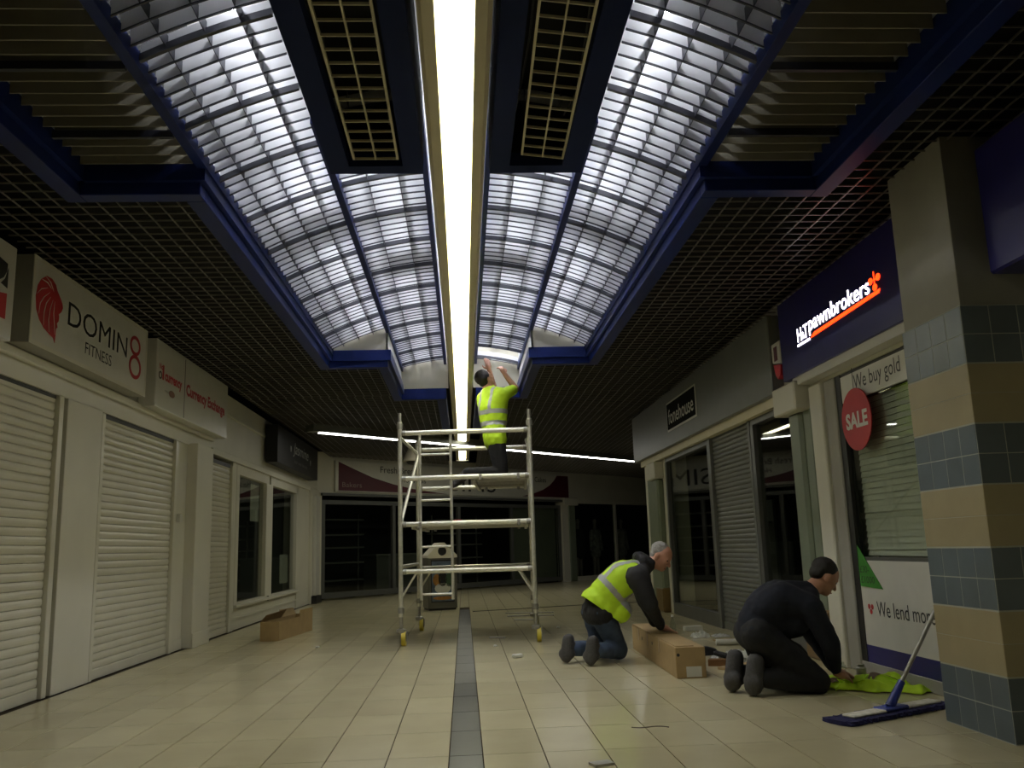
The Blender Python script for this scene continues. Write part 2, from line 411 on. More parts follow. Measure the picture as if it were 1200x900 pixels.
# cross light at 45 degrees
D45=Vector((.70711,.70711,0)); N45=Vector((.70711,-.70711,0))
def M45(o): return Matrix(((D45.x,-N45.x,0,o[0]),(D45.y,-N45.y,0,o[1]),(0,0,1,o[2]),(0,0,0,1)))
xl=thing('cross_strip_light','slim white strip light crossing the far ceiling at an angle','light',(-2.41,14.67,2.98))
m45=M45((-2.41,14.67,2.98))
build('housing',MB(m45).box(-.15,11,-.11,.11,.012,.14),M_grey,xl)
x=.05
while x<10.6: build('diffuser',MB(m45).box(x,x+1.78,-.05,.05,0,.012),M_trans_l,xl); x+=1.8

# ------------------------------------------------------------------ LEFT WALL
XL=-3.17
wl=thing('wall_left',None,None,(XL,8,0),kind='structure')
def L_(n,m,x0,x1,y0,y1,z0,z1,par=None,bev=0): return bx(n,m,par or wl,x0,x1,y0,y1,z0,z1,bev)
L_('backing',M_dark,-3.5,-3.42,Y_BACK,12.3,0,3.2)
L_('lintel',M_white,-3.42,XL,Y_BACK,12.5,2.29,3.16)
L_('lintel',M_white,-3.42,XL,12.5,19.4,2.28,3.16)
L_('fascia_rail',M_white,XL,XL+.05,Y_BACK,11.2,2.43,2.50,bev=.01)
L_('fascia_rail',M_white,XL,XL+.025,11.2,19.3,2.86,2.90,bev=.006)
L_('fascia_rail',M_white,XL,XL+.035,11.2,19.3,2.28,2.36,bev=.006)
L_('pier',M_white,-3.42,XL,3.9,4.7,0,2.29)
L_('pier',M_white,-3.42,XL+.02,7.12,7.80,0,2.29,bev=.004)
L_('pier',M_white,-3.42,XL-.02,9.95,10.34,0,2.29)
L_('pier',M_white,-3.42,XL+.10,10.34,10.98,0,2.31,bev=.006)
L_('plinth',M_white,XL+.10,XL+.115,10.335,10.985,0,.16,bev=.004)
L_('plinth',M_white,XL-.02,XL-.005,9.95,10.33,0,.12)
L_('conduit_box',M_signw,XL-.02,XL+.02,10.03,10.13,1.39,1.48,bev=.004)
L_('pier',M_white,-3.42,XL,12.32,12.52,0,2.29)
L_('pier',M_white,-3.42,XL,17.08,18.35,0,2.29)
L_('pier',M_white,-3.42,XL+.06,18.35,19.3,0,2.34,bev=.01)
L_('pilaster_shaft',M_signw,XL+.06,XL+.13,18.5,18.95,.16,2.2,bev=.01)
L_('pilaster_foot',M_black,XL+.05,XL+.17,18.4,19.05,0,.15,bev=.005)
L_('stall_riser',M_white,-3.42,XL-.02,12.52,17.08,0,.27)
L_('riser_moulding',M_white,XL-.02,XL,12.52,17.08,.14,.17)
# shutters
def shutter(y0,y1,top,label,x=XL-.03,m=M_shut,pitch=.065,face=1,group='white roller shutters'):
    t=thing('roller_shutter',label,'shutter',(x,(y0+y1)/2,0),group)
    pr=[(0,0),(.006,.010),(.010,.03),(.010,.05),(.006,.069),(0,.0745),(-.012,.0745),(-.012,0)]
    k=pitch/.078
    me=shared('slat',MB().prism([(face*a,b*k) for a,b in pr],(0,0,0),(1,0,0),(0,0,1),(0,y1-y0-.02,0)),m)
    z=.085
    while z<top-.02:
        inst('slat',me,t,(x,y0+.01,z)); z+=pitch
    a,b=sorted((x-face*.012,x+face*.018)); bx('bottom_bar',m,t,a,b,y0+.01,y1-.01,.0,.083,.004)
    for e in(y0,y1):
        a,b=sorted((x-face*.03,x+face*.045)); bx('guide_rail',m,t,a,b,e-.06 if e==y0 else e-.005,e+.005 if e==y0 else e+.07,0,top,.004)
    a,b=sorted((x-face*.03,x+face*.012)); bx('shutter_hood',M_black,t,a,b,y0,y1,top-.03,top+.02)
    return t
shutter(4.75,6.99,2.29,'white roller shutter nearest the viewer, left of the lion sign')
shutter(7.88,9.84,2.28,'white roller shutter below the lion sign and red currency sign')
shutter(11.04,12.24,2.22,'narrow white roller shutter between square pillar and shop window')
# shop window
for i,(a,b) in enumerate(((12.68,14.42),(14.88,17.0))):
    w=bpy.data.objects.new('window_%d'%(i+1),None); COL.objects.link(w); w.location=(XL,(a+b)/2,.35); LOC[w.name]=Vector(w.location); w['kind']='structure'
    bx('frame_rail',M_white,w,XL-.10,XL+.0,a-.14,b+.14 if i else b+.2,2.14,2.29); bx('frame_rail',M_white,w,XL-.10,XL+.0,a-.14,b+.14 if i else b+.2,.27,.36)
    bx('window_sill',M_white,w,XL,XL+.05,a-.16,b+.1 if i else b+.3,.30,.34,.006)
    bx('frame_stile',M_white,w,XL-.10,XL+.005,a-.16,a,.36,2.14); bx('frame_stile',M_white,w,XL-.10,XL+.005,b,b+.10 if i else b+.30,.36,2.14)
    bx('pane',M_glass,w,XL-.06,XL-.052,a,b,.36,2.14)
L_('shop_back',M_grey,-5.2,-5.1,12.3,17.2,0,3.1); L_('shop_side',M_grey,-5.1,-3.42,12.25,12.35,0,3.1); L_('shop_side',M_grey,-5.1,-3.42,17.12,17.2,0,3.1); L_('shop_soffit',M_grey,-5.1,-3.42,12.3,17.2,2.5,2.55)
def single(name,label,cat,mb,m,group=None,**k):
    o=build(name,mb,m,None,**k); return setp(o,label,cat,group)
single('paper_notice','white paper notice taped high inside the first shop window','poster',MB().box(XL-.075,XL-.070,13.65,14.2,1.52,2.08),M_paper,'notices in the left shop window')
single('paper_notice','white price list low in the second shop window','poster',MB().box(XL-.075,XL-.070,15.9,16.6,.5,1.0),M_paper,'notices in the left shop window')
ez=thing('display_board','leaning white framed display board inside the first shop window','board',(XL-.35,12.95,0))
build('board',MB().box(XL-.36,XL-.33,12.75,13.0,.25,1.25),M_signw,ez); build('board_print',MB().box(XL-.329,XL-.326,12.78,12.97,.3,1.2),M_grey,ez); bx('board_foot',M_grey,ez,XL-.42,XL-.30,12.8,12.95,0,.25)
for q,(yy,l) in enumerate(((13.7,'tall dark shelf unit inside the first shop window'),(15.6,'tall dark shelf unit inside the second shop window'))):
    t=thing('shelf_unit',l,'shelf',(-4.4,yy,0),'shelf units in the left shop')
    for zz in(.05,.6,1.15,1.7): bx('shelf',M_greyd,t,-4.6,-4.2,yy-.6,yy+.6,zz,zz+.03)
    for e in(-.6,.58): bx('upright',M_greyd,t,-4.6,-4.2,yy+e,yy+e+.02,0,1.95)

# signs on the left
R_L=(0,1,0); UP=(0,0,1)
def sign_box(name,label,x0,x1,y0,y1,z0,z1,m,edge=None,side=None):
    t=thing(name,label,'sign',((x0+x1)/2,(y0+y1)/2,z0))
    bx('sign_case',side or m,t,x0,x1,y0,y1,z0,z1,.006)
    fx=x1 if x1<0 else x0; s=1 if x1<0 else -1
    if edge:
        e=.03
        for a,b,c,d in((y0,y1,z1-e,z1),(y0,y1,z0,z0+e),(y0,y0+e,z0+e,z1-e),(y1-e,y1,z0+e,z1-e)):
            p,q=sorted((fx,fx+s*.006)); bx('sign_edge',edge,t,p,q,a,b,c,d)
    return t,fx
sg,fx=sign_box('shop_sign','white shop sign cut off by the left picture edge with black and red emblem',-3.15,-2.99,3.6,5.85,2.45,3.10,M_signw)
def flat(name,poly,x,m,par,s=1): return build(name,MB().prism(poly,(x,0,0),(0,1,0),(0,0,1),(s*.002,0,0)),m,par)
flat('black_emblem',[(5.40,2.96),(5.60,2.975),(5.74,2.955),(5.735,2.90),(5.70,2.85),(5.64,2.815),(5.40,2.82)],fx,M_ink,sg)
flat('black_emblem',[(5.752,2.93),(5.755,2.79),(5.67,2.805),(5.72,2.85)],fx,M_ink,sg)
flat('red_emblem',[(5.40,2.73),(5.64,2.735),(5.755,2.755),(5.754,2.58),(5.40,2.57)],fx,M_red,sg)
flat('red_emblem',[(5.40,2.78),(5.66,2.785),(5.60,2.745),(5.40,2.745)],fx,M_red,sg)
sg,fx=sign_box('shop_sign','white fitness shop sign with red lion head and black lettering',-3.16,-2.99,6.08,8.33,2.505,3.145,M_signw,M_white,M_colpaint)
bx('sign_face',M_signw,sg,fx,fx+.004,6.11,8.30,2.535,3.115)
fx+=.004
lion=[(6.271,3.043),(6.196,2.997),(6.148,2.936),(6.131,2.853),(6.151,2.759),(6.205,2.696),(6.28,2.654),(6.366,2.63),(6.428,2.617),(6.457,2.584),(6.461,2.636),(6.465,2.695),(6.487,2.713),(6.471,2.737),(6.498,2.762),(6.5,2.798),(6.491,2.812),(6.532,2.841),(6.552,2.876),(6.543,2.904),(6.505,2.94),(6.449,2.982),(6.419,3.02),(6.354,3.046)]
lg=flat('lion_emblem',lion,fx,M_red,sg)
for g in [[(6.295,2.959),(6.206,2.926),(6.146,2.874)],[(6.334,2.936),(6.248,2.876),(6.199,2.817),(6.188,2.736)],[(6.35,2.906),(6.288,2.842),(6.264,2.768),(6.267,2.667)],[(6.388,2.894),(6.351,2.815),(6.339,2.731),(6.359,2.645)],[(6.418,2.891),(6.409,2.796),(6.43,2.721),(6.448,2.645)],[(6.26,3.034),(6.335,3.011),(6.391,2.959)],[(6.196,2.997),(6.289,2.997),(6.353,2.971)]]:
    build('mane_line',MB().path([(fx+.001,a,b) for a,b in g],[.002]+[.0045]*(len(g)-2)+[.002],6),M_signw,lg)
text('lettering','DOMIN',(fx,6.645,2.775),R_L,UP,M_ink,sg,width=1.19,height=.185)
text('lettering','FITNESS',(fx,6.975,2.625),R_L,UP,M_ink,sg,width=.53,height=.095)
def ring(name,x,cy,cz,ry,rz,w,m,par,n=28):
    vs=[];fs=[]
    for i in range(n):
        t=2*math.pi*i/n
        for k in(0,1):
            q=1-k*w/max(ry,rz); vs+= [(x,cy+(ry-k*w)*math.cos(t),cz+(rz-k*w)*math.sin(t)),(x+.003,cy+(ry-k*w)*math.cos(t),cz+(rz-k*w)*math.sin(t))]
    for i in range(n):
        a=4*i;b=4*((i+1)%n)
        fs+=[(a,b,b+1,a+1),(a+1,b+1,b+3,a+3),(a+3,b+3,b+2,a+2),(a+2,b+2,b,a)]
    return build(name,MB().add(vs,fs),m,par)
ring('figure_eight_loop',fx,8.03,2.93,.125,.092,.032,M_red,sg); ring('figure_eight_loop',fx,8.045,2.735,.145,.112,.034,M_red,sg)
sg,fx=sign_box('shop_sign','white currency exchange sign with bold red lettering in two panels',-3.16,-2.99,8.62,11.25,2.47,3.15,M_signw)
bx('panel_seam',M_ink,sg,fx,fx+.002,9.505,9.515,2.48,3.12)
text('lettering','No',(fx,8.70,2.86),R_L,UP,M_red,sg,width=.10,height=.06,bold=.03)
text('lettering','1',(fx,8.79,2.765),R_L,UP,M_red,sg,width=.05,height=.15,bold=.03)
text('lettering','currency',(fx,8.87,2.735),R_L,UP,M_red,sg,width=.54,height=.11,bold=.045)
ring('globe_mark',fx,8.735,2.80,.045,.04,.014,M_ink,sg,16)
text('lettering','rates',(fx,8.88,2.655),R_L,UP,M_grey,sg,width=.12,height=.022)
build('oval_mark',MB().prism([(.09*math.cos(t*math.pi/10),.036*math.sin(t*math.pi/10)) for t in range(20)],(fx,9.10,2.665),(0,1,0),(0,0,1),(.002,0,0)),mat('brown_print',(.2,.09,.06),.5),sg)
text('lettering','Currency Exchange',(fx,9.56,2.70),R_L,UP,M_red,sg,width=1.55,height=.17,bold=.04)
sg,fx=sign_box('shop_sign','black box sign with pale script lettering over the left shop window',-3.14,-2.95,14.15,18.05,2.46,3.07,M_black)
M_pale=mat('pale_print',(.5,.52,.48),.5)
text('lettering','Jasmine',(fx,15.45,2.68),R_L,UP,M_pale,sg,width=1.5,height=.26,shear=.25,bold=-.01)
text('lettering','hair and beauty',(fx,15.55,2.56),R_L,UP,M_grey,sg,width=1.3,height=.08)
text('lettering',"'",(fx,17.15,2.68),R_L,UP,M_pale,sg,width=.08,height=.10); text('lettering',"'",(fx,15.2,2.74),R_L,UP,M_pale,sg,width=.08,height=.10)

# ------------------------------------------------------------------ BACK WALL (45 degrees)
OB=Vector((-3.17,19.33,0)); mB=M45(OB)      # local x along wall, y behind wall, z up
wb=thing('wall_back',None,None,OB,kind='structure')
def bb(n,m,s0,s1,d0,d1,z0,z1,par=None,bev=0): return build(n,MB(mB).box(s0,s1,d0,d1,z0,z1),m,par or wb,bevel=bev)
bb('fascia',M_white,-.2,15.5,0,.2,2.30,3.2)
bb('fascia_rail',M_white,8.9,15,-.03,0,2.30,2.36); bb('fascia_rail',M_white,8.95,15,-.015,0,2.66,2.69)
bb('fascia_rail',M_greyd,0.1,8.8,-.08,0,2.24,2.30)
bb('pier',M_white,-.2,.13,0,.2,0,2.3); bb('pier',M_white,8.45,8.72,-.05,.2,0,2.34); bb('pilaster',M_green,8.72,9.02,-.08,.15,0,2.2,bev=.02); bb('capital',M_white,8.45,9.1,-.14,.0,2.15,2.36,bev=.01)
bb('pier',M_white,13.9,15.5,0,.2,0,2.3)
bb('back',M_dark,-.2,15.5,2.6,2.7,0,3.2); bb('divider',M_dark,8.5,8.7,.2,2.6,0,3.2); bb('divider',M_dark,-.2,-.1,.2,2.6,0,3.2); bb('divider',M_dark,15.4,15.5,.2,2.6,0,3.2); bb('soffit',M_dark,-.1,15.4,.2,2.6,2.6,2.65)
def front(i,panes,z0,z1,m,name='window'):
    w=thing('%s_%d'%(name,i),None,None,OB+D45*panes[0][0],kind='structure')
    s0,s1=panes[0][0],panes[-1][1]
    bb('frame_rail',m,s0-.09,s1+.09,0.02,.10,z1,z1+.09,w); bb('frame_rail',m,s0-.09,s1+.09,.02,.10,z0-.12,z0,w)
    for k,(a,b) in enumerate(panes):
        bb('frame_stile',m,a-.09,a,.02,.10,z0,z1,w); bb('pane',M_glass,a,b,.055,.063,z0,z1,w)
    bb('frame_stile',m,s1,s1+.09,.02,.10,z0,z1,w); return w
front(3,[(.24,2.06),(2.25,4.1),(4.4,6.3),(6.4,8.36)],.16,2.06,M_greyd)
front(4,[(9.1,11.13),(11.22,13.8)],.12,2.22,M_white)
bb('plinth',M_white,9.02,13.9,-.02,.02,0,.12)
# bakery sign
sg=thing('shop_sign','long white bakery sign with maroon sweeps across the far shopfront','sign',mB@Vector((.5,-.06,2.34)))
bb('sign_board',M_signw,.45,8.82,-.06,0,2.34,3.03,sg)
def bflat(n,poly,m,off=-.062): return build(n,MB(mB).prism(poly,(0,off,0),(1,0,0),(0,0,1),(0,-.002,0)),m,sg)
bflat('maroon_sweep',[(.53,3.0),(.53,2.36),(3.9,2.36),(3.3,2.40),(2.7,2.46),(2.1,2.55),(1.5,2.68),(1.0,2.84)],M_maroon)
bflat('maroon_sweep',[(8.76,2.37),(8.76,2.99),(8.25,2.99),(8.1,2.84),(7.9,2.70),(7.6,2.57),(7.2,2.46),(6.7,2.37)],M_maroon)
def btext(body,s,z,m,**k): return text('lettering',body,mB@Vector((s,-.064,z)),D45,UP,m,sg,**k)
btext('Bakers',.63,2.44,mat('pale_rose_print',(.25,.16,.15),.5),width=.55,height=.11)
btext('Fresh Bread',1.72,2.80,M_ink,width=1.15,height=.15); btext('Hot Rolls',2.35,2.60,M_ink,width=.8,height=.12)
btext('SIMS',3.95,2.44,M_ink,width=1.7,height=.42); btext('Cakes',7.25,2.78,M_ink,width=.5,height=.14)
bb('door_panel',mat('grey_green_panel',(.17,.18,.14),.5),6.42,8.34,.14,.18,.02,2.1)
# bakery shelving behind the glass
for k,(s0,s1,mk) in enumerate(((.5,2.1,M_greyd),(4.5,6.2,M_galv))):
    t=thing('bread_rack','%s bread rack inside the dark bakery'%('left' if k==0 else 'right'),'shelf',mB@Vector(((s0+s1)/2,1.2,0)),'racks in the bakery')
    for zz in(.35,.75,1.1,1.4,1.75): bb('shelf',mk,s0,s1,1.0,1.4,zz,zz+.035,t)
    for e in(s0,s1-.03): bb('upright',mk,e,e+.03,1.2,1.23,0,1.9,t)
t=thing('shop_counter','low dark counter inside the bakery behind the tower','counter',mB@Vector((3.3,1.2,0))); bb('counter_body',M_greyd,2.4,4.3,.9,1.4,0,.9,t); bb('counter_top',M_grey,2.35,4.35,.85,1.45,.9,.94,t)

# dome camera hanging under the far ceiling
t=thing('hanging_dome_camera','pale bell-shaped dome camera hanging under the far ceiling','loudspeaker',(-1.0,17.2,2.72))
build('bell',MB().lathe([(.165,0),(.17,.02),(.13,.10),(.08,.2),(.05,.27),(.03,.28)],(-1.0,17.2,2.72),20),mat('cream_plastic',(.4,.36,.26),.5),t,True)
build('stem',MB().tube((-1.0,17.2,2.98),(-1.0,17.2,3.15),.012),M_galv,t); build('camera_dome',MB().lathe([(.06,-.05),(.09,-.02),(.10,.0)],(-1.0,17.2,2.72),16),M_black,t,True)

# ------------------------------------------------------------------ RIGHT WALL
XR=3.0
wr=thing('wall_right',None,None,(XR,8,0),kind='structure')
def R_(n,m,x0,x1,y0,y1,z0,z1,par=None,bev=0): return bx(n,m,par or wr,x0,x1,y0,y1,z0,z1,bev)
R_('lintel',M_white,XR-.02,XR+.3,Y_BACK,14.3,2.26,3.16)
R_('lintel_soffit',M_cream,XR-.08,XR,7.7,14.2,2.22,2.31)
R_('pier',M_white,XR,XR+.3,12.75,13.3,0,2.26); R_('pier',M_white,XR,XR+.3,14.0,14.3,0,2.26)
R_('pilaster',M_green,XR-.10,XR+.02,13.02,13.45,.12,1.95,bev=.03); R_('pilaster',M_green,XR-.03,XR+.02,13.45,14.0,0,2.2)
R_('pilaster_foot',mat('brass_foot',(.16,.10,.03),.4),XR-.11,XR+.02,13.0,13.47,0,.35,bev=.02)
R_('capital',M_white,XR-.14,XR,12.95,13.55,1.95,2.2,bev=.01)
R_('pilaster',M_green,XR-.08,XR+.05,7.36,7.62,.0,2.1,bev=.03); R_('pilaster',M_green,XR-.05,XR+.05,7.18,7.36,0,2.1,bev=.02)
R_('pilaster_foot',mat('tan_foot',(.20,.12,.045),.5),XR-.09,XR+.05,7.16,7.64,0,.42,bev=.02)
R_('capital',M_white,XR-.17,XR,7.2,7.72,2.08,2.33,bev=.012)
R_('pier',M_white,XR-.06,XR+.2,6.92,7.16,0,2.26,bev=.01); R_('pier',M_colpaint,XR-.03,XR+.2,6.72,6.92,0,2.26,bev=.01)
R_('shop_back',M_dark,5.6,5.7,7,14.3,0,3.1); R_('shop_side',M_dark,3.3,5.6,14.2,14.3,0,3.1); R_('shop_side',M_dark,3.05,5.6,7.1,7.2,0,3.1); R_('shop_soffit',M_dark,3.3,5.6,7.2,14.2,2.5,2.55)
R_('back_wall',M_white,3.3,13,14.3,14.4,0,3.16)
R_('near_wall',M_white,XR+.1,XR+.3,Y_BACK,4.25,0,2.26)
# phone shop windows
for i,(a,b) in((5,(10.5,12.68)),(6,(7.72,8.76))):
    w=thing('window_%d'%i,None,None,(XR,(a+b)/2,0),kind='structure')
    bx('frame_rail',M_greyd,w,XR-.02,XR+.06,a-.07,b+.07,2.16,2.26); bx('frame_rail',M_greyd,w,XR-.02,XR+.06,a-.07,b+.07,0,.16)
    bx('frame_stile',M_greyd,w,XR-.02,XR+.06,a-.09,a,.16,2.16); bx('frame_stile',M_greyd,w,XR-.02,XR+.06,b,b+.09,.16,2.16)
    bx('pane',M_glass,w,XR+.02,XR+.028,a,b,.16,2.16)
shutter(8.92,10.36,2.26,'grey roller shutter between the two phone shop windows',x=XR+.02,m=M_greyshut,pitch=.052,face=-1,group=None)
# display fittings inside phone shop
for k,(yy,l) in enumerate(((11.5,'dark display stand inside the wide phone shop window'),(8.2,'dark display stand inside the narrow phone shop window'))):
    t=thing('display_stand',l,'display',(3.7,yy,0),'stands in the phone shop')
    for zz in(.4,.8,1.2): bx('shelf',M_grey,t,3.6,3.9,yy-.5,yy+.5,zz,zz+.03)
    bx('back_board',M_greyd,t,3.9,3.93,yy-.55,yy+.55,0,1.5); bx('stand_base',M_greyd,t,3.6,3.93,yy-.55,yy+.55,0,.08)
t=thing('ornament','orange pot with leafy sprig low in the wide phone shop window','pot',(3.25,10.9,.16))
build('pot',MB().lathe([(.05,0),(.09,.02),(.11,.12),(.09,.16)],(3.25,10.9,.16),14),mat('terracotta',(.35,.08,.02),.6),t,True)
for k in range(5):
    a=k*1.3; build('leaf',MB().path([(3.25,10.9,.3),(3.25+.05*math.cos(a),10.9+.07*math.sin(a),.45),(3.25+.12*math.cos(a),10.9+.14*math.sin(a),.5)],[.006,.03,.004],6),M_green,t,True)
# phone shop fascia
t=thing('shop_fascia','long dark grey fascia box above the phone shop','sign',(2.9,11,2.33))
bx('fascia_box',M_grey,t,2.86,XR-.02,7.78,14.45,2.31,3.06,.01)
R_('fascia_return',M_grey,XR,5,14.42,14.45,2.31,3.06)
sg=thing('shop_sign','small black sign with fonehouse lettering on the grey fascia','sign',(2.85,11.1,2.5))
bx('sign_plate',M_signw,sg,2.850,2.859,10.37,11.9,2.50,2.90); bx('sign_face',mat('matt_black',(.008,.008,.008),.9,spec=.1),sg,2.846,2.850,10.40,11.87,2.525,2.875)
R_R=(0,-1,0)
text('lettering','fonehouse',(2.846,11.79,2.59),R_R,UP,M_signw,sg,width=1.32,height=.20,bold=.006)
# pawnbroker sign
sg=thing('shop_sign','navy blue pawnbroker sign with glowing white and orange lettering','sign',(2.85,6.2,2.35))
bx('sign_case',M_navy,sg,2.85,XR-.02,4.3,7.46,2.36,3.06,.006); bx('sign_lip',M_signw,sg,2.87,XR-.02,4.9,7.3,2.29,2.36)
XS=2.849
text('lettering','H',(XS,7.05,2.625),R_R,UP,M_signlit,sg,width=.085,height=.115,bold=.006)
text('lettering','&',(XS,6.955,2.63),R_R,UP,M_signlit,sg,width=.05,height=.06,bold=.01)
text('lettering','T',(XS,6.915,2.625),R_R,UP,M_signlit,sg,width=.085,height=.115,bold=.006)
bx('white_underline',M_signlit,sg,XS-.003,XS,6.80,7.06,2.59,2.607)
text('lettering','pawnbrokers',(XS,6.80,2.622),R_R,UP,M_signlit,sg,width=1.09,height=.16,bold=.006)
build('orange_underline',MB().prism([(5.58,2.625),(5.56,2.65),(6.70,2.632),(6.78,2.60)],(XS-.003,0,0),(0,1,0),(0,0,1),(.003,0,0)),M_orlit,sg)
for cy,cz in((5.685,2.735),(5.575,2.735),(5.63,2.678)):
    build('orange_ball',MB().prism([(.03*math.cos(k*math.pi/8),.024*math.sin(k*math.pi/8)) for k in range(16)],(XS-.003,cy,cz),(0,1,0),(0,0,1),(.003,0,0)),M_orlit,sg)
bx('orange_stem',M_orlit,sg,XS-.003,XS,5.626,5.634,2.70,2.79); bx('orange_stem',M_orlit,sg,XS-.003,XS,5.59,5.67,2.728,2.736)
# alarm box
ab=thing('alarm_box','small white and red alarm box beside the navy pawnbroker sign','alarm',(2.93,7.62,2.45))
build('alarm_case',MB().prism([(-.10,.13),(.10,.16),(.10,.34),(-.10,.34)],(XR-.02,7.62,2.42),(0,1,0),(0,0,1),(-.12,0,0)),M_signw,ab,bevel=.01)
build('red_base',MB().prism([(-.09,.12),(-.06,.03),(0,0),(.05,.04),(.09,.15)],(XR-.02,7.62,2.42),(0,1,0),(0,0,1),(-.115,0,0)),M_red,ab)
bx('print_mark',M_maroon,ab,XR-.1425,XR-.140,7.58,7.66,2.59,2.72)
# pawnbroker window
w=thing('window_7',None,None,(XR,5.6,0),kind='structure')
bx('frame_stile',M_black,w,XR-.015,XR+.04,6.63,6.72,0.08,2.26); bx('frame_rail',M_black,w,XR-.005,XR+.04,4.5,6.63,2.235,2.26)
bx('window_plinth',M_colpaint,w,XR-.02,XR+.2,4.3,6.72,0,.085,.004)
bx('pane',M_glass,w,XR+.012,XR+.018,4.5,6.63,.85,2.02); bx('frame_rail',M_greyd,w,XR-.004,XR+.03,4.5,6.63,.825,.85)
bl=thing('window_blind','pale grey-green slatted blind behind the pawnbroker window','blind',(XR+.06,5.5,.85))
bme=shared('blind_slat',MB().add([(0,0,0),(0,2.1,0),(.012,2.1,.045),(.012,0,.045),(.002,0,0),(.002,2.1,0),(.014,2.1,.045),(.014,0,.045)],[(0,1,2,3),(4,7,6,5),(0,4,5,1),(3,2,6,7),(0,3,7,4),(1,5,6,2)]),mat('blind_fabric',(.74,.75,.68),.6,var=.04,objvar=.03))
z=.86
while z<2.0: inst('blind_slat',bme,bl,(XR+.06,4.5,z)); z+=.045
R_('shop_back',M_dark,XR+.25,XR+.3,4.3,6.8,0,2.26)
pn=thing('window_panel','white We buy gold panel across the top of the pawnbroker window','sign',(XR-.01,5.6,2.03)); bx('panel',M_signw,pn,XR-.010,XR+.01,4.5,6.63,2.03,2.235)
text('lettering','We buy gold',(XR-.010,6.40,2.065),R_R,UP,M_ink,pn,width=.72,height=.145)
for cy,cz in((6.50,2.085),(6.45,2.085),(6.475,2.06)): build('red_ball',MB().prism([(.017*math.cos(k*.785),.015*math.sin(k*.785)) for k in range(8)],(XR-.012,cy,cz),(0,1,0),(0,0,1),(.002,0,0)),M_red,pn)
pn=thing('window_panel','white We lend more panel with navy band at the foot of the pawnbroker window','sign',(XR-.01,5.6,.08)); bx('panel',M_signw,pn,XR-.010,XR+.01,4.5,6.63,.21,.825); bx('navy_band',M_navy,pn,XR-.010,XR+.01,4.5,6.63,.085,.21)
text('lettering','We lend more',(XR-.010,6.40,.43),R_R,UP,M_ink,pn,width=.80,height=.105)
for cy,cz in((6.525,.49),(6.475,.49),(6.50,.455)): build('red_ball',MB().prism([(.02*math.cos(k*.785),.02*math.sin(k*.785)) for k in range(8)],(XR-.012,cy,cz),(0,1,0),(0,0,1),(.002,0,0)),M_red,pn)
ps=thing('triangular_poster','green triangular price poster in the lower pawnbroker window','poster',(XR-.015,6.5,.63)); build('poster_sheet',MB().prism([(6.62,.94),(6.62,.635),(6.27,.625)],(XR-.016,0,0),(0,1,0),(0,0,1),(.004,0,0)),mat('green_print',(.035,.20,.02),.5),ps)
text('lettering','£30-',(XR-.016,6.60,.735),R_R,UP,M_ink,ps,width=.14,height=.05); text('lettering','£1000',(XR-.016,6.60,.66),R_R,UP,M_ink,ps,width=.22,height=.05)
sd=thing('sale_disc','round red SALE disc hanging in the pawnbroker window','sign',(2.95,6.35,1.63)); build('disc',MB().prism([(.245*math.cos(k*math.pi/20),.235*math.sin(k*math.pi/20)) for k in range(40)],(2.955,6.35,1.868),(0,1,0),(0,0,1),(.008,0,0)),M_red,sd)
text('lettering','SALE',(2.955,6.52,1.80),R_R,UP,M_signw,sd,width=.36,height=.125,bold=.04); build('hanging_cord',MB().tube((2.959,6.35,2.10),(2.959,6.35,2.26),.002,6),M_black,sd)
# tiled column
clm=thing('tiled_column','square column banded in blue-grey and beige tiles at the right edge','column',(2.9,4.575,0))
XC,YC0,YC1=2.6,4.27,4.88; T=.1525
bx('core',M_mortar,clm,XC+.0012,3.35,YC0-.0008,YC1-.006,0,2.17); bx('plain_shaft',M_colpaint,clm,XC+.012,3.35,YC0+.012,YC1-.012,2.17,3.12,.003)
g=.004
def ctile(nm,w,h,m,face):
    return shared(nm,MB().box(0,.008,g/2,w-g/2,g/2,h-g/2) if face=='x' else MB().box(g/2,w-g/2,0,.008,g/2,h-g/2),m,.0015)
tx=ctile('wall_tile',T,T,M_btile,'x'); ty=ctile('wall_tile',T,T,M_btile,'y'); g=.0014; bx_=ctile('wall_tile',4*T,T,M_beige,'x'); by_=ctile('wall_tile',4*T,T,M_beige,'y')
for band in range(7):
    z=band*.31
    if band%2==0:
        for r in(0,1):
            for k in range(4):
                inst('wall_tile',tx,clm,(XC,YC0+k*T,z+r*T+.0025)); inst('wall_tile',ty,clm,(XC+k*T,YC0-.002,z+r*T+.0025))
    else:
        for k in(0,1): inst('wall_tile',bx_,clm,(XC,YC0,z+.0025+k*T)); inst('wall_tile',by_,clm,(XC,YC0-.002,z+.0025+k*T))
sg=thing('shop_sign','dark navy box sign in front of the column at the top right edge','sign',(2.85,3.4,2.3)); bx('sign_case',M_navy,sg,2.74,3.0,2.4,4.2,2.31,3.0,.012); bx('sign_bracket',M_greyd,sg,3.0,3.11,3,3.4,2.5,2.7)
wn=bx('wall_rear',M_white,None,-3.5,3.5,Y_BACK-.1,Y_BACK,0,3.95); wn['kind']='structure'
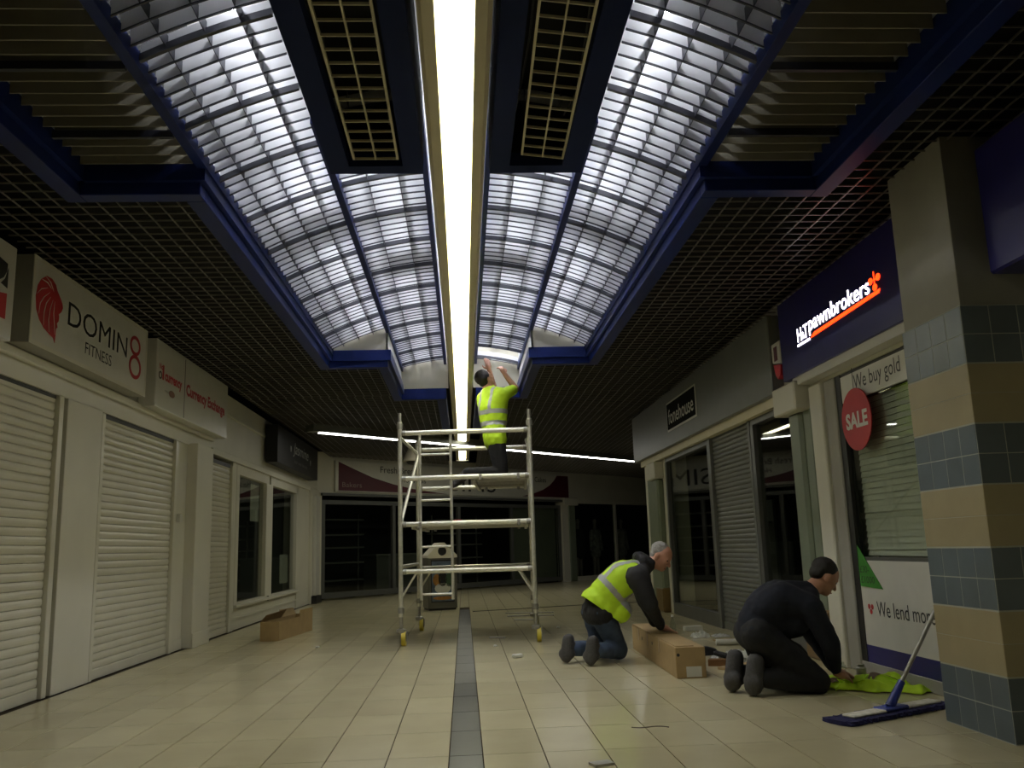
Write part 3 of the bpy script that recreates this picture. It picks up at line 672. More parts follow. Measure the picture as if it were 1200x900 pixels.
#__OBJECTS__
# ------------------------------------------------------------------ SCAFFOLD TOWER
TA=math.radians(-3.6)
mT=Matrix.Translation((-.692,9.77,0))@Matrix.Rotation(TA,4,'Z')     # local x across the end frame, y along the tower
tw=thing('scaffold_tower','aluminium mobile scaffold tower on yellow castors in the middle of the mall','scaffold',(-.69,9.77,0))
TW,TL=1.45,1.72
def tt(n,p0,p1,r,m=M_alu,par=None,nn=14): return build(n,MB(mT).tube(p0,p1,r,nn),m,par or tw,True)
for ix in(0,1):
    for iy in(0,1):
        x,y=ix*TW,iy*TL
        tt('post',(x,y,.30),(x,y,2.42 if iy==0 else 2.36),.025); tt('spigot',(x,y,2.42 if iy==0 else 2.36),(x,y,2.52 if iy==0 else 2.42),.019,M_galv)
        tt('coupler_collar',(x,y,2.34),(x,y,2.40),.036,M_galv); tt('adjustable_leg',(x,y,.16),(x,y,.36),.02,M_galv); tt('leg_nut',(x,y,.34),(x,y,.40),.036,M_galv)
        cs=build('castor',MB(mT).lathe([(.045,.135),(.05,.15),(.05,.17),(.03,.18)],(x,y,0),14),M_galv,tw,True)
        o2=.03
        for e in(-.03,.03): build('castor_fork',MB(mT).box(x+e-.004+o2,x+e+.004+o2,y-.035,y+.035,.055,.15),M_galv,cs)
        build('castor_wheel',MB(mT).tube((x-.022+o2,y,.075),(x+.022+o2,y,.075),.075,22),M_yellow,cs,True)
        build('wheel_hub',MB(mT).tube((x-.027+o2,y,.075),(x+.027+o2,y,.075),.03,14),M_galv,cs,True)
        build('brake_lever',MB(mT).box(x-.02,x+.05,y+.03,y+.09,.13,.145),M_black,cs)
RZ=(.775,1.283,1.785,2.292)
for iy in(0,1):
    y=iy*TL
    for z in RZ:
        tt('frame_rung',(0.02,y,z),(TW-.02,y,z),.027)
        for x in(.045,TW-.045): tt('rung_weld',(x-.02,y,z),(x+.02,y,z),.031,M_galv)
    for sx in(0,1): tt('knee_brace',(.02+sx*(TW-.04),y,.52),(.17+sx*(TW-.34),y,.76),.012)
for x in(.222,.565): tt('ladder_stile',(x,0,.47),(x,0,2.29),.017)
z=.53
while z<2.3: 
    tt('ladder_rung',(.222,0,z),(.565,0,z),.013); z+=.2525
for ix in(0,1):
    tt('side_rail',(ix*TW,.02,2.245),(ix*TW,TL-.02,2.245),.02)
    tt('side_rail',(ix*TW,.02,.83),(ix*TW,TL-.02,.83),.02)
tt('diagonal_brace',(.0,.04,1.30),(.02,TL-.03,2.26),.02); tt('diagonal_brace',(TW,TL-.04,.85),(TW,.03,1.75),.02)
for z in(1.30,): tt('brace_claw',(-.03,.04,z),(.03,.04,z),.035,M_galv)
# platforms
def platform(x0,x1,z,lab):
    p=thing('platform_deck',lab,'platform',mT@Vector(((x0+x1)/2,TL/2,z)),'tower decks')
    build('deck_board',MB(mT).box(x0+.02,x1-.02,.05,TL-.05,z+.045,z+.06),mat('plywood_deck',(.16,.13,.09),.7,var=.2,scale=12),p)
    for x in(x0,x1-.03): build('deck_side_rail',MB(mT).box(x,x+.03,.03,TL-.03,z-.02,z+.06),M_alu,p)
    for y in(.35,.85,1.3): build('deck_cross_rail',MB(mT).box(x0+.03,x1-.03,y,y+.04,z,z+.04),M_alu,p)
    for y in(.0,TL):
        for x in(x0+.1,x1-.1): build('deck_hook',MB(mT).box(x-.018,x+.018,y-.03,y+.03,z-.015,z+.055),M_galv,p,bevel=.006)
platform(.79,1.41,1.755,'upper scaffold deck carrying the kneeling worker')
platform(.12,1.40,1.25,'lower scaffold deck halfway up the tower')
t=thing('hand_tool','small red tool lying on the lower scaffold deck','tool',mT@Vector((.55,.8,1.31)))
build('tool_body',MB(mT).box(.5,.62,.8,.84,1.311,1.345),M_red,t,bevel=.006); build('tool_shaft',MB(mT).tube((.62,.82,1.325),(.75,.82,1.32),.006,8),M_galv,t)

# ------------------------------------------------------------------ LITTER BIN
mL=Matrix.Translation((-.43,15.45,0))@Matrix.Rotation(math.radians(13),4,'Z')
lb=thing('litter_bin','square metal litter bin with pitched top, round opening and poster front','bin',(-.43,15.45,0))
w=.25
build('bin_body',MB(mL).box(-w,w,-w,w,.03,.90),mat('bin_grey',(.14,.135,.11),.45,metal=.3),lb,bevel=.006); build('bin_plinth',MB(mL).box(-w+.02,w-.02,-w+.02,w-.02,0,.03),M_black,lb)
hd=MB(mL)
# pitched hood with a round hole in the front gable
n=24; hz=.975; hr=.075
gab=[(-w-.01,.86),(w+.01,.86),(w+.01,.90),(0.04,1.12),(-.04,1.12),(-w-.01,.90)]
def edge_pt(t):
    d=Vector((math.cos(t),math.sin(t))); best=9
    for i in range(len(gab)):
        a=Vector((gab[i][0],gab[i][1]-hz)); b=Vector((gab[(i+1)%len(gab)][0],gab[(i+1)%len(gab)][1]-hz)); e=b-a
        den=d.x*e.y-d.y*e.x
        if abs(den)<1e-9: continue
        k=(a.x*e.y-a.y*e.x)/den; u=(a.x*d.y-a.y*d.x)/den
        if k>0 and -1e-6<=u<=1+1e-6: best=min(best,k)
    return d*best
n=48; vs=[];fs=[]
for i in range(n):
    t=2*math.pi*i/n; q=edge_pt(t); c=(hr*math.cos(t),hr*math.sin(t))
    vs+=[(c[0],-w-.012,hz+c[1]),(q.x,-w-.012,hz+q.y),(q.x,w+.012,hz+q.y),(c[0],-w+.03,hz+c[1])]
for i in range(n):
    a=4*i;b=4*((i+1)%n); fs+=[(a,b,b+1,a+1),(a+1,b+1,b+2,a+2),(a,a+3,b+3,b)]
hd.add(vs,fs)
build('bin_hood',hd,mat('brushed_hood',(.72,.68,.56),.35),lb)
build('hood_inside',MB(mL).box(-.1,.1,-w+.035,w-.05,hz-.09,hz+.09),M_black,lb)
pf=build('poster_frame',MB(mL).box(-.20,.20,-w-.008,-w,.13,.83),M_black,lb)
M_p1=mat('poster_blue',(.10,.14,.20),.4,var=.5,scale=9); M_p2=mat('poster_orange',(.35,.16,.03),.5,var=.4,scale=14)
build('poster_print',MB(mL).box(-.185,.185,-w-.010,-w-.008,.15,.81),M_p1,lb)
for (cx_,cz,rx,rz,m) in((-.10,.50,.07,.10,M_p2),(.0,.52,.075,.13,M_black),(.11,.50,.06,.12,mat('poster_green',(.05,.10,.05),.5)),(.0,.36,.14,.09,M_paper),(.0,.2,.17,.03,M_p2)):
    build('poster_shape',MB(mL).prism([(rx*math.cos(k*math.pi/7),rz*math.sin(k*math.pi/7)) for k in range(14)],(cx_,-w-.011,cz),(1,0,0),(0,0,1),(0,-.001,0)),m,lb)

# ------------------------------------------------------------------ CARTONS
def carton_open(label,o,ang,wd,ln,h,group):
    m=Matrix.Translation(o)@Matrix.Rotation(ang,4,'Z'); t=thing('cardboard_box',label,'box',o,group); th=.006
    build('box_base',MB(m).box(0,wd,0,ln,0,th),M_card,t)
    build('box_side',MB(m).box(0,th,0,ln,th,h),M_card,t); build('box_side',MB(m).box(wd-th,wd,0,ln,th,h),M_card,t)
    build('box_end',MB(m).box(th,wd-th,0,th,th,h),M_card,t); build('box_end',MB(m).box(th,wd-th,ln-th,ln,th,h),M_card,t)
    return m,t,th
m,t,th=carton_open('open brown cardboard box on the floor below the left shop window',(-2.43,10.86,0),math.radians(-7),.23,1.35,.22,'cardboard boxes on the floor')
build('box_flap',MB(m).add([(0,0,.22),(0,.75,.22),(.07,.75,.32),(.07,0,.30),(.006,0,.22),(.006,.75,.22),(.076,.75,.32),(.076,0,.30)],[(0,1,2,3),(4,7,6,5),(0,4,5,1),(1,5,6,2),(2,6,7,3),(3,7,4,0)]),M_card,t)
build('box_flap',MB(m).add([(0,.78,.22),(0,1.35,.22),(-.04,1.35,.30),(-.04,.8,.31),(.006,.78,.22),(.006,1.35,.22),(-.034,1.35,.30),(-.034,.8,.31)],[(0,1,2,3),(4,7,6,5),(0,4,5,1),(1,5,6,2),(2,6,7,3),(3,7,4,0)]),M_card,t)
build('box_flap',MB(m).box(.224,.230,.8,1.35,.22,.30),M_card,t)
build('box_flap',MB(m).add([(.006,0,.22),(.224,0,.22),(.2,-.05,.15),(.03,-.05,.15),(.006,.004,.22),(.224,.004,.22),(.2,-.045,.15),(.03,-.045,.15)],[(0,1,2,3),(4,7,6,5),(0,4,5,1),(1,5,6,2),(2,6,7,3),(3,7,4,0)]),M_card,t) if 0 else None
# long closed carton the kneeling man leans on
mC=Matrix.Translation((1.565,6.74,0))@Matrix.Rotation(math.radians(-1.5),4,'Z')
t=thing('cardboard_box','long closed brown carton under the kneeling worker\'s hand','box',(1.565,6.74,0),'cardboard boxes on the floor')
build('box_body',MB(mC).box(0,.225,0,2.0,0,.225),M_card,t,bevel=.004)
build('box_flap',MB(mC).box(.01,.15,.04,1.2,.226,.231),M_card,t); build('box_flap',MB(mC).box(.0,.222,1.0,1.98,.229,.234),M_card,t)
for y in(.62,1.15,1.6): build('packing_tape',MB(mC).box(-.002,0,y,y+.05,.12,.226),mat('tape',(.28,.18,.08),.35),t)
build('shipping_label',MB(mC).box(.075,.19,-.003,-.0005,.01,.085),M_paper,t)
for (x,z) in((.02,.17),): build('hand_hole',MB(mC).tube((x,-.002,z),(x,.002,z),.012,12),M_black,t)
for (y,z) in((.95,.16),(1.45,.15)): build('hand_hole',MB(mC).tube((-.002,y,z),(.002,y,z),.015,12),M_black,t)

# ------------------------------------------------------------------ MOP
mp=thing('dust_mop','flat dust mop with navy fringe and grey handle by the tiled column','mop',(2.42,5.1,0))
a0=Vector((1.99,4.905,0)); a1=Vector((2.82,5.33,0)); dM=(a1-a0).normalized(); nM=Vector((-dM.y,dM.x,0)); LM=(a1-a0).length
mM=Matrix(((dM.x,nM.x,0,a0.x),(dM.y,nM.y,0,a0.y),(0,0,1,0),(0,0,0,1)))
M_fr=mat('navy_fringe',(.012,.012,.07),.9,var=.3,scale=60)
fr=MB(mM); pts=[]; N_=46
for side in(0,1):
    for i in range(N_+1):
        u=i/N_; x=u*LM if side==0 else (1-u)*LM
        yy=(-.09 if side==0 else .09)*(1+.0*rnd(-1,1))+rnd(-.014,.014); 
        if i in(0,N_): yy*=.6
        pts.append((x+rnd(-.008,.008),yy))
fr.prism(pts,(0,0,.003),(1,0,0),(0,1,0),(0,0,.022)); build('mop_fringe',fr,M_fr,mp)
random.seed(3)
ft=MB(mM)
for i in range(170):
    sd=random.choice((-1,1)); x=rnd(.0,LM); y=sd*.06; L0=rnd(.025,.05)
    ft.tube((x,y,.024),(x+rnd(-.015,.015),y+sd*L0,.008),.005,5)
o=build('mop_strands',ft,M_fr,mp); o['kind']='stuff'
build('mop_pad',MB(mM).box(.11,LM*.5-.05,-.045,.045,.024,.040),mat('dirty_white_cloth',(.7,.67,.58),.9,var=.25,scale=30),mp,bevel=.006); build('mop_pad',MB(mM).box(LM*.5+.05,LM-.06,-.045,.045,.024,.040),MATS['dirty_white_cloth'],mp,bevel=.006)
M_mopb=mat('blue_plastic',(.025,.045,.28),.4)
build('mop_plate',MB(mM).box(LM*.5-.09,LM*.5+.11,-.05,.05,.025,.048),M_mopb,mp,bevel=.008)
h0=mM@Vector((LM*.5,0,.045)); h1=Vector((2.745,5.15,.549)); hd_=(h1-h0).normalized()
build('handle_socket',MB().tube(h0,h0+hd_*.16,.028,12,.02),M_mopb,mp,True); build('handle',MB().tube(h0+hd_*.14,h0+hd_*.93,.0125,10),M_galv,mp,True)

# ------------------------------------------------------------------ LITTER ON THE FLOOR
def crumple(cx_,cy_,rx,ry,h,seed,n=14,z0=.003):
    random.seed(seed); vs=[];fs=[]
    for i in range(n+1):
        for j in range(n+1):
            u=i/n*2-1;v=j/n*2-1; rr=max(0,1-max(abs(u),abs(v))**4)
            vs.append((cx_+rx*(u+rnd(-.09,.09)),cy_+ry*(v+rnd(-.09,.09)),z0+h*rr*abs(rnd(.0,1))**.9))
    for i in range(n):
        for j in range(n): a=i*(n+1)+j; fs.append((a,a+n+1,a+n+2,a+1))
    return MB().add(vs,fs)
def thin(mb,name,label,cat,m,th=.002,group=None,smooth=True):
    o=build(name,mb,m,None,smooth); md=o.modifiers.new('th','SOLIDIFY'); md.thickness=th; return setp(o,label,cat,group)
# discarded hi-vis vest
random.seed(11); vs=[];fs=[]; NX,NY=34,20
for i in range(NX+1):
    for j in range(NY+1):
        u=i/NX;v=j/NY
        x=2.42+.56*u; yc=6.10-.20*u; y=yc+(v-.5)*(.40-.10*math.sin(u*7)); 
        e=min(u,1-u,v,1-v)*6
        z=.006+min(1,e)*(.022+.045*abs(math.sin(u*9+v*5))*abs(math.cos(v*6-u*4))+.05*math.exp(-((u-.72)**2+(v-.65)**2)*25))+rnd(0,.006)
        vs.append((x+.03*math.sin(v*9),y+.035*math.sin(u*13)+.02*math.sin(u*29+v*5),z))
for i in range(NX):
    for j in range(NY): a=i*(NY+1)+j; fs.append((a,a+NY+1,a+NY+2,a+1))
vst=thing('discarded_vest','crumpled hi-vis yellow vest lying on the floor by the dark-clothed worker','vest',(2.7,6.0,0))
mb=MB().add(vs,fs); o=build('vest_cloth',mb,M_hivis,vst,True); o.modifiers.new('th','SOLIDIFY').thickness=.003
tp=MB()
for i in range(4,NX-8):
    a=i*(NY+1)+8; tp.add([Vector(vs[a+k+q])+Vector((0,0,.006)) for q in(0,NY+1) for k in(0,2)],[(0,1,3,2)])
build('vest_tape',tp,mat('brown_tape',(.12,.08,.05),.7),vst)
def tubeobj(name,label,cat,p0,p1,r,m,group=None): o=build(name,MB().tube(p0,p1,r,14),m,None,True); return setp(o,label,cat,group)
GL='packing litter by the phone shop'
thin(crumple(2.26,7.52,.20,.16,.10,21),'plastic_wrap','heap of crumpled clear plastic wrap beside the long carton','packaging',M_plastic,.001,GL,False)
thin(crumple(2.36,7.46,.08,.08,.07,22,8,.05),'paper_scrap','bright white paper scrap on the plastic heap','paper',M_paper,.001,GL,False)
tubeobj('cardboard_tube','white cardboard tube lying behind the carton litter','tube',(2.44,8.75,.03),(2.74,8.7,.03),.03,M_paper,GL)
single('carton_scrap','torn flat brown cardboard piece behind the white tube','cardboard',MB(Matrix.Translation((2.72,9.0,.002))@Matrix.Rotation(.2,4,'Z')).box(-.16,.2,-.2,.2,0,.012),M_card,GL)
single('carton_scrap','torn brown cardboard strip between the carton and the boots','cardboard',MB(Matrix.Translation((2.18,7.2,.002))@Matrix.Rotation(.6,4,'Z')).box(-.2,.2,-.05,.05,0,.02),M_card,GL)
single('carton_scrap','small folded cardboard piece near the plastic heap','cardboard',MB(Matrix.Translation((2.05,7.35,.002))@Matrix.Rotation(-.4,4,'Z')).box(-.07,.07,-.05,.05,0,.05),mat('dark_card',(.15,.07,.02),.8),GL)
def shell(cx_,cy_,l,w_,h,ang,seed):
    m=Matrix.Translation((cx_,cy_,.001))@Matrix.Rotation(ang,4,'Z'); prof=[]
    return MB(m).add(*(lambda n:( [(-l/2+l*i/n,w_/2*math.cos(math.pi*j/6),h*math.sin(math.pi*j/6)*(.55+.45*math.sin(math.pi*(i+.5)/(n+1)))+.0) for i in range(n+1) for j in range(7)],[(i*7+j,(i+1)*7+j,(i+1)*7+j+1,i*7+j+1) for i in range(n) for j in range(6)]+[tuple(range(6,-1,-1)),tuple(n*7+j for j in range(7))]+[(i*7,i*7+6,(i+1)*7+6,(i+1)*7) for i in range(n)]))(6))
single('glove','dark work glove beside the end of the long carton','glove',shell(2.12,8.05,.24,.12,.08,.2,1),M_black,GL,smooth=True)
single('black_case','black plastic tool case lid on the plastic heap','case',MB(Matrix.Translation((2.14,7.42,.05))@Matrix.Rotation(-.5,4,'Z')@Matrix.Rotation(.25,4,'Y')).box(-.10,.10,-.04,.04,0,.035),M_black,GL,bevel=.01)
thin(crumple(2.50,9.55,.09,.09,.07,31,10),'paper_scrap','crumpled white paper by the grey shutter','paper',M_paper,.001,GL,False)
thin(crumple(2.72,9.55,.09,.09,.03,32,8),'plastic_wrap','small wisp of grey plastic by the grey shutter','packaging',M_plastic,.001,GL,False)
single('white_packet','small white packet on the floor below the phone shop window','packet',MB(Matrix.Translation((2.60,10.25,0))@Matrix.Rotation(.15,4,'Z')).box(-.11,.11,-.03,.03,0,.055),M_paper,GL,bevel=.006)
tubeobj('white_rod','thin white plastic rod in front of the plastic heap','rod',(2.12,6.95,.012),(2.33,7.2,.012),.008,M_paper,GL)
bt=thing('plastic_bottle','clear plastic bottle standing behind the long carton','bottle',(2.22,9.6,0),GL)
build('bottle_body',MB().lathe([(.028,0),(.034,.01),(.034,.13),(.030,.15),(.012,.20),(.012,.22)],(2.22,9.6,0),16),M_bottle,bt,True); build('bottle_cap',MB().lathe([(.014,.215),(.014,.238)],(2.22,9.6,0),14),M_paper,bt,True)
random.seed(5)
for k,(x,y,l) in enumerate(((2.70,6.45,'small glass jar by the foot of the door frame'),(2.78,6.30,'small metal tin by the foot of the door frame'))):
    o=build('container',MB().lathe([(.03,0),(.035,.01),(.035,.09),(.025,.10),(.025,.115)],(x,y,0),14),M_galv if k else M_bottle,None,True); setp(o,l,'container','containers by the door frame')
single('white_connector','small white plastic connector on the floor in front of the tower','connector',MB(Matrix.Translation((.47,8.37,0))@Matrix.Rotation(.5,4,'Z')).box(-.05,.05,-.022,.022,0,.035),M_paper,bevel=.008)
single('slate_offcut','small grey offcut at the bottom edge of the view','offcut',MB(Matrix.Translation((.615,4.27,0))@Matrix.Rotation(.35,4,'Z')).box(-.05,.05,-.035,.035,0,.012),M_galv)
wire=[]
for i in range(16):
    u=i/15; wire.append((.905+.20*u,5.06-.05*math.sin(u*3.0)-.03*u+.11*math.sin(u*math.pi)*u,.004))
o=build('curled_wire',MB().path(wire,.003,6),mat('brown_wire',(.12,.09,.06),.5),None,True); setp(o,'thin curled wire on the tiles in front of the kneeling men','wire')
for k,(p0,p1,l) in enumerate((((.62,13.9),(1.35,13.75),'longest metal louvre strip on the floor behind the tower'),((.62,13.3),(1.30,13.2),'second metal louvre strip on the floor behind the tower'),((.68,12.6),(.98,12.5),'short metal louvre strip nearest the tower'),((.27,10.25),(.44,10.2),'short dark strip under the tower'))):
    a=Vector((*p0,0));b=Vector((*p1,0));d=(b-a).normalized();n_=Vector((-d.y,d.x,0))*.03
    o=build('louvre_strip',MB().add([a-n_,b-n_,b+n_,a+n_]+[q+Vector((0,0,.015)) for q in(a-n_,b-n_,b+n_,a+n_)],[(3,2,1,0),(4,5,6,7),(0,1,5,4),(1,2,6,5),(2,3,7,6),(3,0,4,7)]),M_galv); setp(o,l,'strip','metal strips on the floor')
random.seed(9)
for k,(x,y,l) in enumerate(((.95,11.9,'right-hand'),(1.15,11.2,'rightmost'),(.30,9.35,'central'),(-1.6,9.9,'leftmost'))):
    o=build('debris_chip',MB(Matrix.Translation((x,y,0))@Matrix.Rotation(k,4,'Z')).box(-.02,.02,-.015,.015,0,.02),M_paper,None,bevel=.006); setp(o,l+' white debris chip on the floor around the tower','debris','white debris chips')
cbl=[(x,y,.004) for x,y in((.12,14.6),(.6,14.75),(1.3,15.0),(2.0,15.25),(2.8,15.4),(3.6,15.6))]
o=build('floor_cable',MB().path(cbl,.006,6),M_black,None,True); setp(o,'dark cable running across the floor beyond the tower','cable')

# ------------------------------------------------------------------ PEOPLE
def caps(bm,p0,r0,p1,r1):
    p0=Vector(p0);p1=Vector(p1)
    for p,r in((p0,r0),(p1,r1)): bmesh.ops.create_icosphere(bm,subdivisions=2,radius=r,matrix=Matrix.Translation(p))
    d=p1-p0; L=d.length
    if L>1e-4:
        q=d.to_track_quat('Z','Y').to_matrix().to_4x4()
        bmesh.ops.create_cone(bm,cap_ends=True,segments=16,radius1=r0,radius2=r1,depth=L,matrix=Matrix.Translation((p0+p1)/2)@q)
def ell(bm,c,rad,rot=None):
    m=Matrix.Translation(c)@(rot.to_4x4() if rot else Matrix.Identity(4))@Matrix.Diagonal((*rad,1)); bmesh.ops.create_icosphere(bm,subdivisions=3,radius=1,matrix=m)
def blob(prims,voxel,it=6,wr=0.,ws=.08):
    bm=bmesh.new()
    for p in prims:
        if p[0]=='c': caps(bm,*p[1:])
        else: ell(bm,*p[1:])
    me=bpy.data.meshes.new('tmp'); bm.to_mesh(me); bm.free()
    ob=bpy.data.objects.new('tmp',me); COL.objects.link(ob)
    r=ob.modifiers.new('r','REMESH'); r.mode='VOXEL'; r.voxel_size=voxel
    s_=ob.modifiers.new('s','SMOOTH'); s_.iterations=it; s_.factor=.5
    if wr:
        tx_=bpy.data.textures.new('wr','CLOUDS'); tx_.noise_scale=ws; tx_.noise_depth=2
        d=ob.modifiers.new('d','DISPLACE'); d.texture=tx_; d.strength=wr; d.mid_level=.5
    dg=bpy.context.evaluated_depsgraph_get(); out=bpy.data.meshes.new_from_object(ob.evaluated_get(dg))
    bpy.data.objects.remove(ob); bpy.data.meshes.remove(me); out.materials.clear(); return out
def put(name,me,m,par): return place(name,me,m,par,True)
def bandmesh(me,pred,off,base):
    me.calc_loop_triangles(); idx={}; vs=[];fs=[]
    for p in me.polygons:
        if pred(p.center+base):
            f=[]
            for v in p.vertices:
                if v not in idx: idx[v]=len(vs); vs.append(me.vertices[v].co+base+me.vertices[v].normal*off)
                f.append(idx[v])
            fs.append(f)
    out=bpy.data.meshes.new('band'); out.from_pydata([tuple(v) for v in vs],[],fs); out.update(); return out
def band(name,src,pred,off,m,par):
    me=bandmesh(src.data,pred,off,LOC[src.name]); return place(name,me,m,par,True) if len(me.polygons) else None
def hand(wrist,d,nrm,curl,side=1,sc=1.0,spread=.02):
    """palm from wrist along d; nrm = back of the hand; curl angle per joint; thumb on side"""
    d=Vector(d).normalized(); n=Vector(nrm); n=(n-d*n.dot(d)).normalized(); s_=d.cross(n)*side; w=Vector(wrist); P_=[]
    P_.append(('c',w,.027*sc,w+d*.05*sc,.030*sc))
    rot=Matrix((s_,d,n)).transposed()
    P_.append(('e',w+d*.055*sc,(.042*sc,.052*sc,.018*sc),rot))
    for k,(o_,L) in enumerate(((.031,.070),(.011,.080),(-.010,.075),(-.030,.058))):
        p=w+d*(.085*sc)+s_*(o_*sc); a=0; dd=d
        for j,q in enumerate((.42,.33,.25)):
            a+=curl; dd=(d*math.cos(a)-n*math.sin(a)+s_*(o_*spread*10)).normalized(); e=p+dd*(L*q*1.15*sc)
            P_.append(('c',p,(.0092-.0008*j)*sc,e,(.0088-.001*j)*sc)); p=e
    p=w+d*.025*sc+s_*.036*sc; e=p+(d*.6+s_*.75-n*.25).normalized()*.036*sc; P_.append(('c',p,.0125*sc,e,.0105*sc)); e2=e+(d*.9+s_*.2-n*.4).normalized()*.032*sc; P_.append(('c',e,.0105*sc,e2,.0085*sc))
    return P_
def head(c,f,u):
    """head centred at c, facing f, crown towards u: skin prims, hair prims, eye spots"""
    c=Vector(c); f=Vector(f).normalized(); u=Vector(u); u=(u-f*u.dot(f)).normalized(); s_=f.cross(u); R=Matrix((f,s_,u)).transposed()
    def q(a,b,d_): return c+f*a+s_*b+u*d_
    P_=[('e',q(-.005,0,.025),(.095,.076,.092),R),('e',q(.022,0,-.045),(.066,.058,.070),R),('e',q(.058,0,-.085),(.030,.032,.024),R),
        ('c',q(.085,0,.005),.010,q(.108,0,-.028),.0135),('c',q(.095,-.014,-.03),.008,q(.095,.014,-.03),.008),
        ('c',q(.076,-.038,.022),.010,q(.076,.038,.022),.010),('e',q(.060,-.035,-.018),(.022,.022,.024),R),('e',q(.060,.035,-.018),(.022,.022,.024),R),
        ('c',q(.080,-.022,-.062),.007,q(.080,.022,-.062),.007),('c',q(.078,-.018,-.075),.008,q(.078,.018,-.075),.008)]
    for b in(-1,1): P_+= [('e',q(-.012,b*.078,-.008),(.020,.010,.033),R),('e',q(-.005,b*.078,-.03),(.010,.008,.012),R)]
    eyes=[q(.074,b*.032,.004) for b in(-1,1)]
    mouth=(q(.090,-.022,-.068),q(.090,.022,-.068))
    return P_,R,q,eyes,mouth
def foot(ank,toe,sole,sc=1):
    """boot: heel under ankle, toe direction; sole = outward normal of the sole"""
    a=Vector(ank);t=Vector(toe);d=(t-a).normalized();n=Vector(sole).normalized()
    return [('c',a,.05*sc,a+n*.035-d*.02,.043*sc),('c',a+n*.03-d*.02,.043*sc,a+n*.03+(t-a)*.9,.040*sc),('c',a+n*.0+(t-a)*.4,.045*sc,a+n*.03+(t-a)*.95,.038*sc)]
def person(label,loc,skin,top,trous,boots,hd,mats,hairp,extra=()):
    p=thing('person',label,'person',loc)
    hp,R,q,eyes,mouth=hd
    b=put('body',blob(skin+hp,.0075,3),M_skin,p)
    tp_=put('top',blob(top,.011,5,.012,.07),mats['top'],p); tr=put('trousers',blob(trous,.012,5,.016,.08),mats['trousers'],p)
    for k in boots:
        bo=put('boot',blob(k[0],.009,4),M_boot,p)
        pl=k[1]; band('boot_sole',bo,pl,.006,mat('boot_rubber',(.06,.058,.056),.8,var=.25,scale=70),bo)
    put('hair',blob(hairp,.006,3,.006,.02),mats['hair'],p)
    for e in eyes: build('eye',MB().lathe([(.002,-.0095),(.008,-.006),(.0105,0),(.008,.006),(.002,.0095)],e,10),M_black,p,True)
    build('mouth_line',MB().tube(mouth[0],mouth[1],.004,8),mat('lip',(.25,.07,.05),.5),p,True)
    return p,b,tp_,tr
def torso(pel,wst,chs,nk,shR,shL,hpR,hpL,g=0.):
    pel,wst,chs,nk,shR,shL,hpR,hpL=[Vector(v) for v in(pel,wst,chs,nk,shR,shL,hpR,hpL)]
    o=(shR-shL)*.5
    return [('c',hpR,.105+g,hpL,.105+g),('c',pel,.12+g,wst,.115+g),('c',wst+o*.28,.105+g,chs+o*.35,.115+g),('c',wst-o*.28,.105+g,chs-o*.35,.115+g),
            ('c',chs+o*.35,.11+g,shR-o*.14,.075+g),('c',chs-o*.35,.11+g,shL+o*.14,.075+g),('c',shR-o*.12,.068+g,nk,.062+g),('c',shL+o*.12,.068+g,nk,.062+g),('c',chs,.12+g,nk,.07+g)]

# --- worker kneeling on the tower, arms up
Y=10.60
pel=(.40,Y,2.34);wst=(.39,Y,2.52);chs=(.385,Y+.01,2.70);nk=(.350,Y+.02,2.885)
shR=(.51,Y-.14,2.825);shL=(.275,Y+.17,2.83);hpR=(.41,Y-.07,2.30);hpL=(.40,Y+.08,2.30)
elR=(.675,Y+.02,2.93);wrR=(.55,Y+.05,3.12);elL=(.41,Y+.28,3.02);wrL=(.365,Y+.26,3.22)
knR=(.47,Y-.10,1.895);knL=(.48,Y+.11,1.895);anR=(.05,Y-.09,1.895);anL=(.07,Y+.10,1.90)
hc=Vector((.305,Y+.01,3.055)); hf=Vector((.72,.42,.55)); hu=Vector((-.5,-.25,.85))
H_=head(hc,hf,hu); q=H_[2]
skin=[('c',nk,.062,hc+Vector((-.0,0,-.04)),.058),('c',elR,.043,wrR,.029),('c',elL,.043,wrL,.029),('c',shR,.05,elR,.045),('c',shL,.05,elL,.045)]+hand(wrR,(-.45,.1,.9),(.5,-.8,.2),.55,1)+hand(wrL,(-.2,.05,1),(.3,-.95,0),.18,-1)
skin+= [('c',chs,.09,nk,.055),('c',pel,.09,chs,.09),('c',hpR,.08,knR,.05),('c',hpL,.08,knL,.05),('c',knR,.05,anR,.04),('c',knL,.05,anL,.04)]
T_=torso(pel,wst,chs,nk,shR,shL,hpR,hpL,.028)
mid=lambda a,b,t:tuple(Vector(a).lerp(Vector(b),t))
top=T_[1:]+[('c',hpR,.14,hpL,.14),('c',(.41,Y-.07,2.40),.135,(.41,Y+.07,2.40),.13),('c',shR,.080,mid(shR,elR,.75),.07),('c',shL,.078,mid(shL,elL,.75),.07)]
tro=[('c',hpR,.118,hpL,.118),('c',hpR,.118,knR,.082),('c',hpL,.118,knL,.082),('c',knR,.07,anR,.062),('c',knL,.07,anL,.062),('c',knR,.072,mid(knR,anR,.5),.07)]
boots=[(foot(anR,(-.09,Y-.09,1.76),(-.5,0,-.2)),lambda c:False),(foot(anL,(-.07,Y+.10,1.78),(-.5,0,-.2)),lambda c:False)]
hairp=[('e',q(-.030,0,.042),(.102,.092,.096),H_[1]),('e',q(-.05,0,-.02),(.055,.07,.06),H_[1])]
p1,b1,t1,_=person('worker in short-sleeved hi-vis shirt kneeling high on the tower reaching into the louvres',(.35,Y,1.82),skin,top,tro,boots,H_,dict(top=M_hivis,trousers=M_trous,hair=M_hairb),hairp)
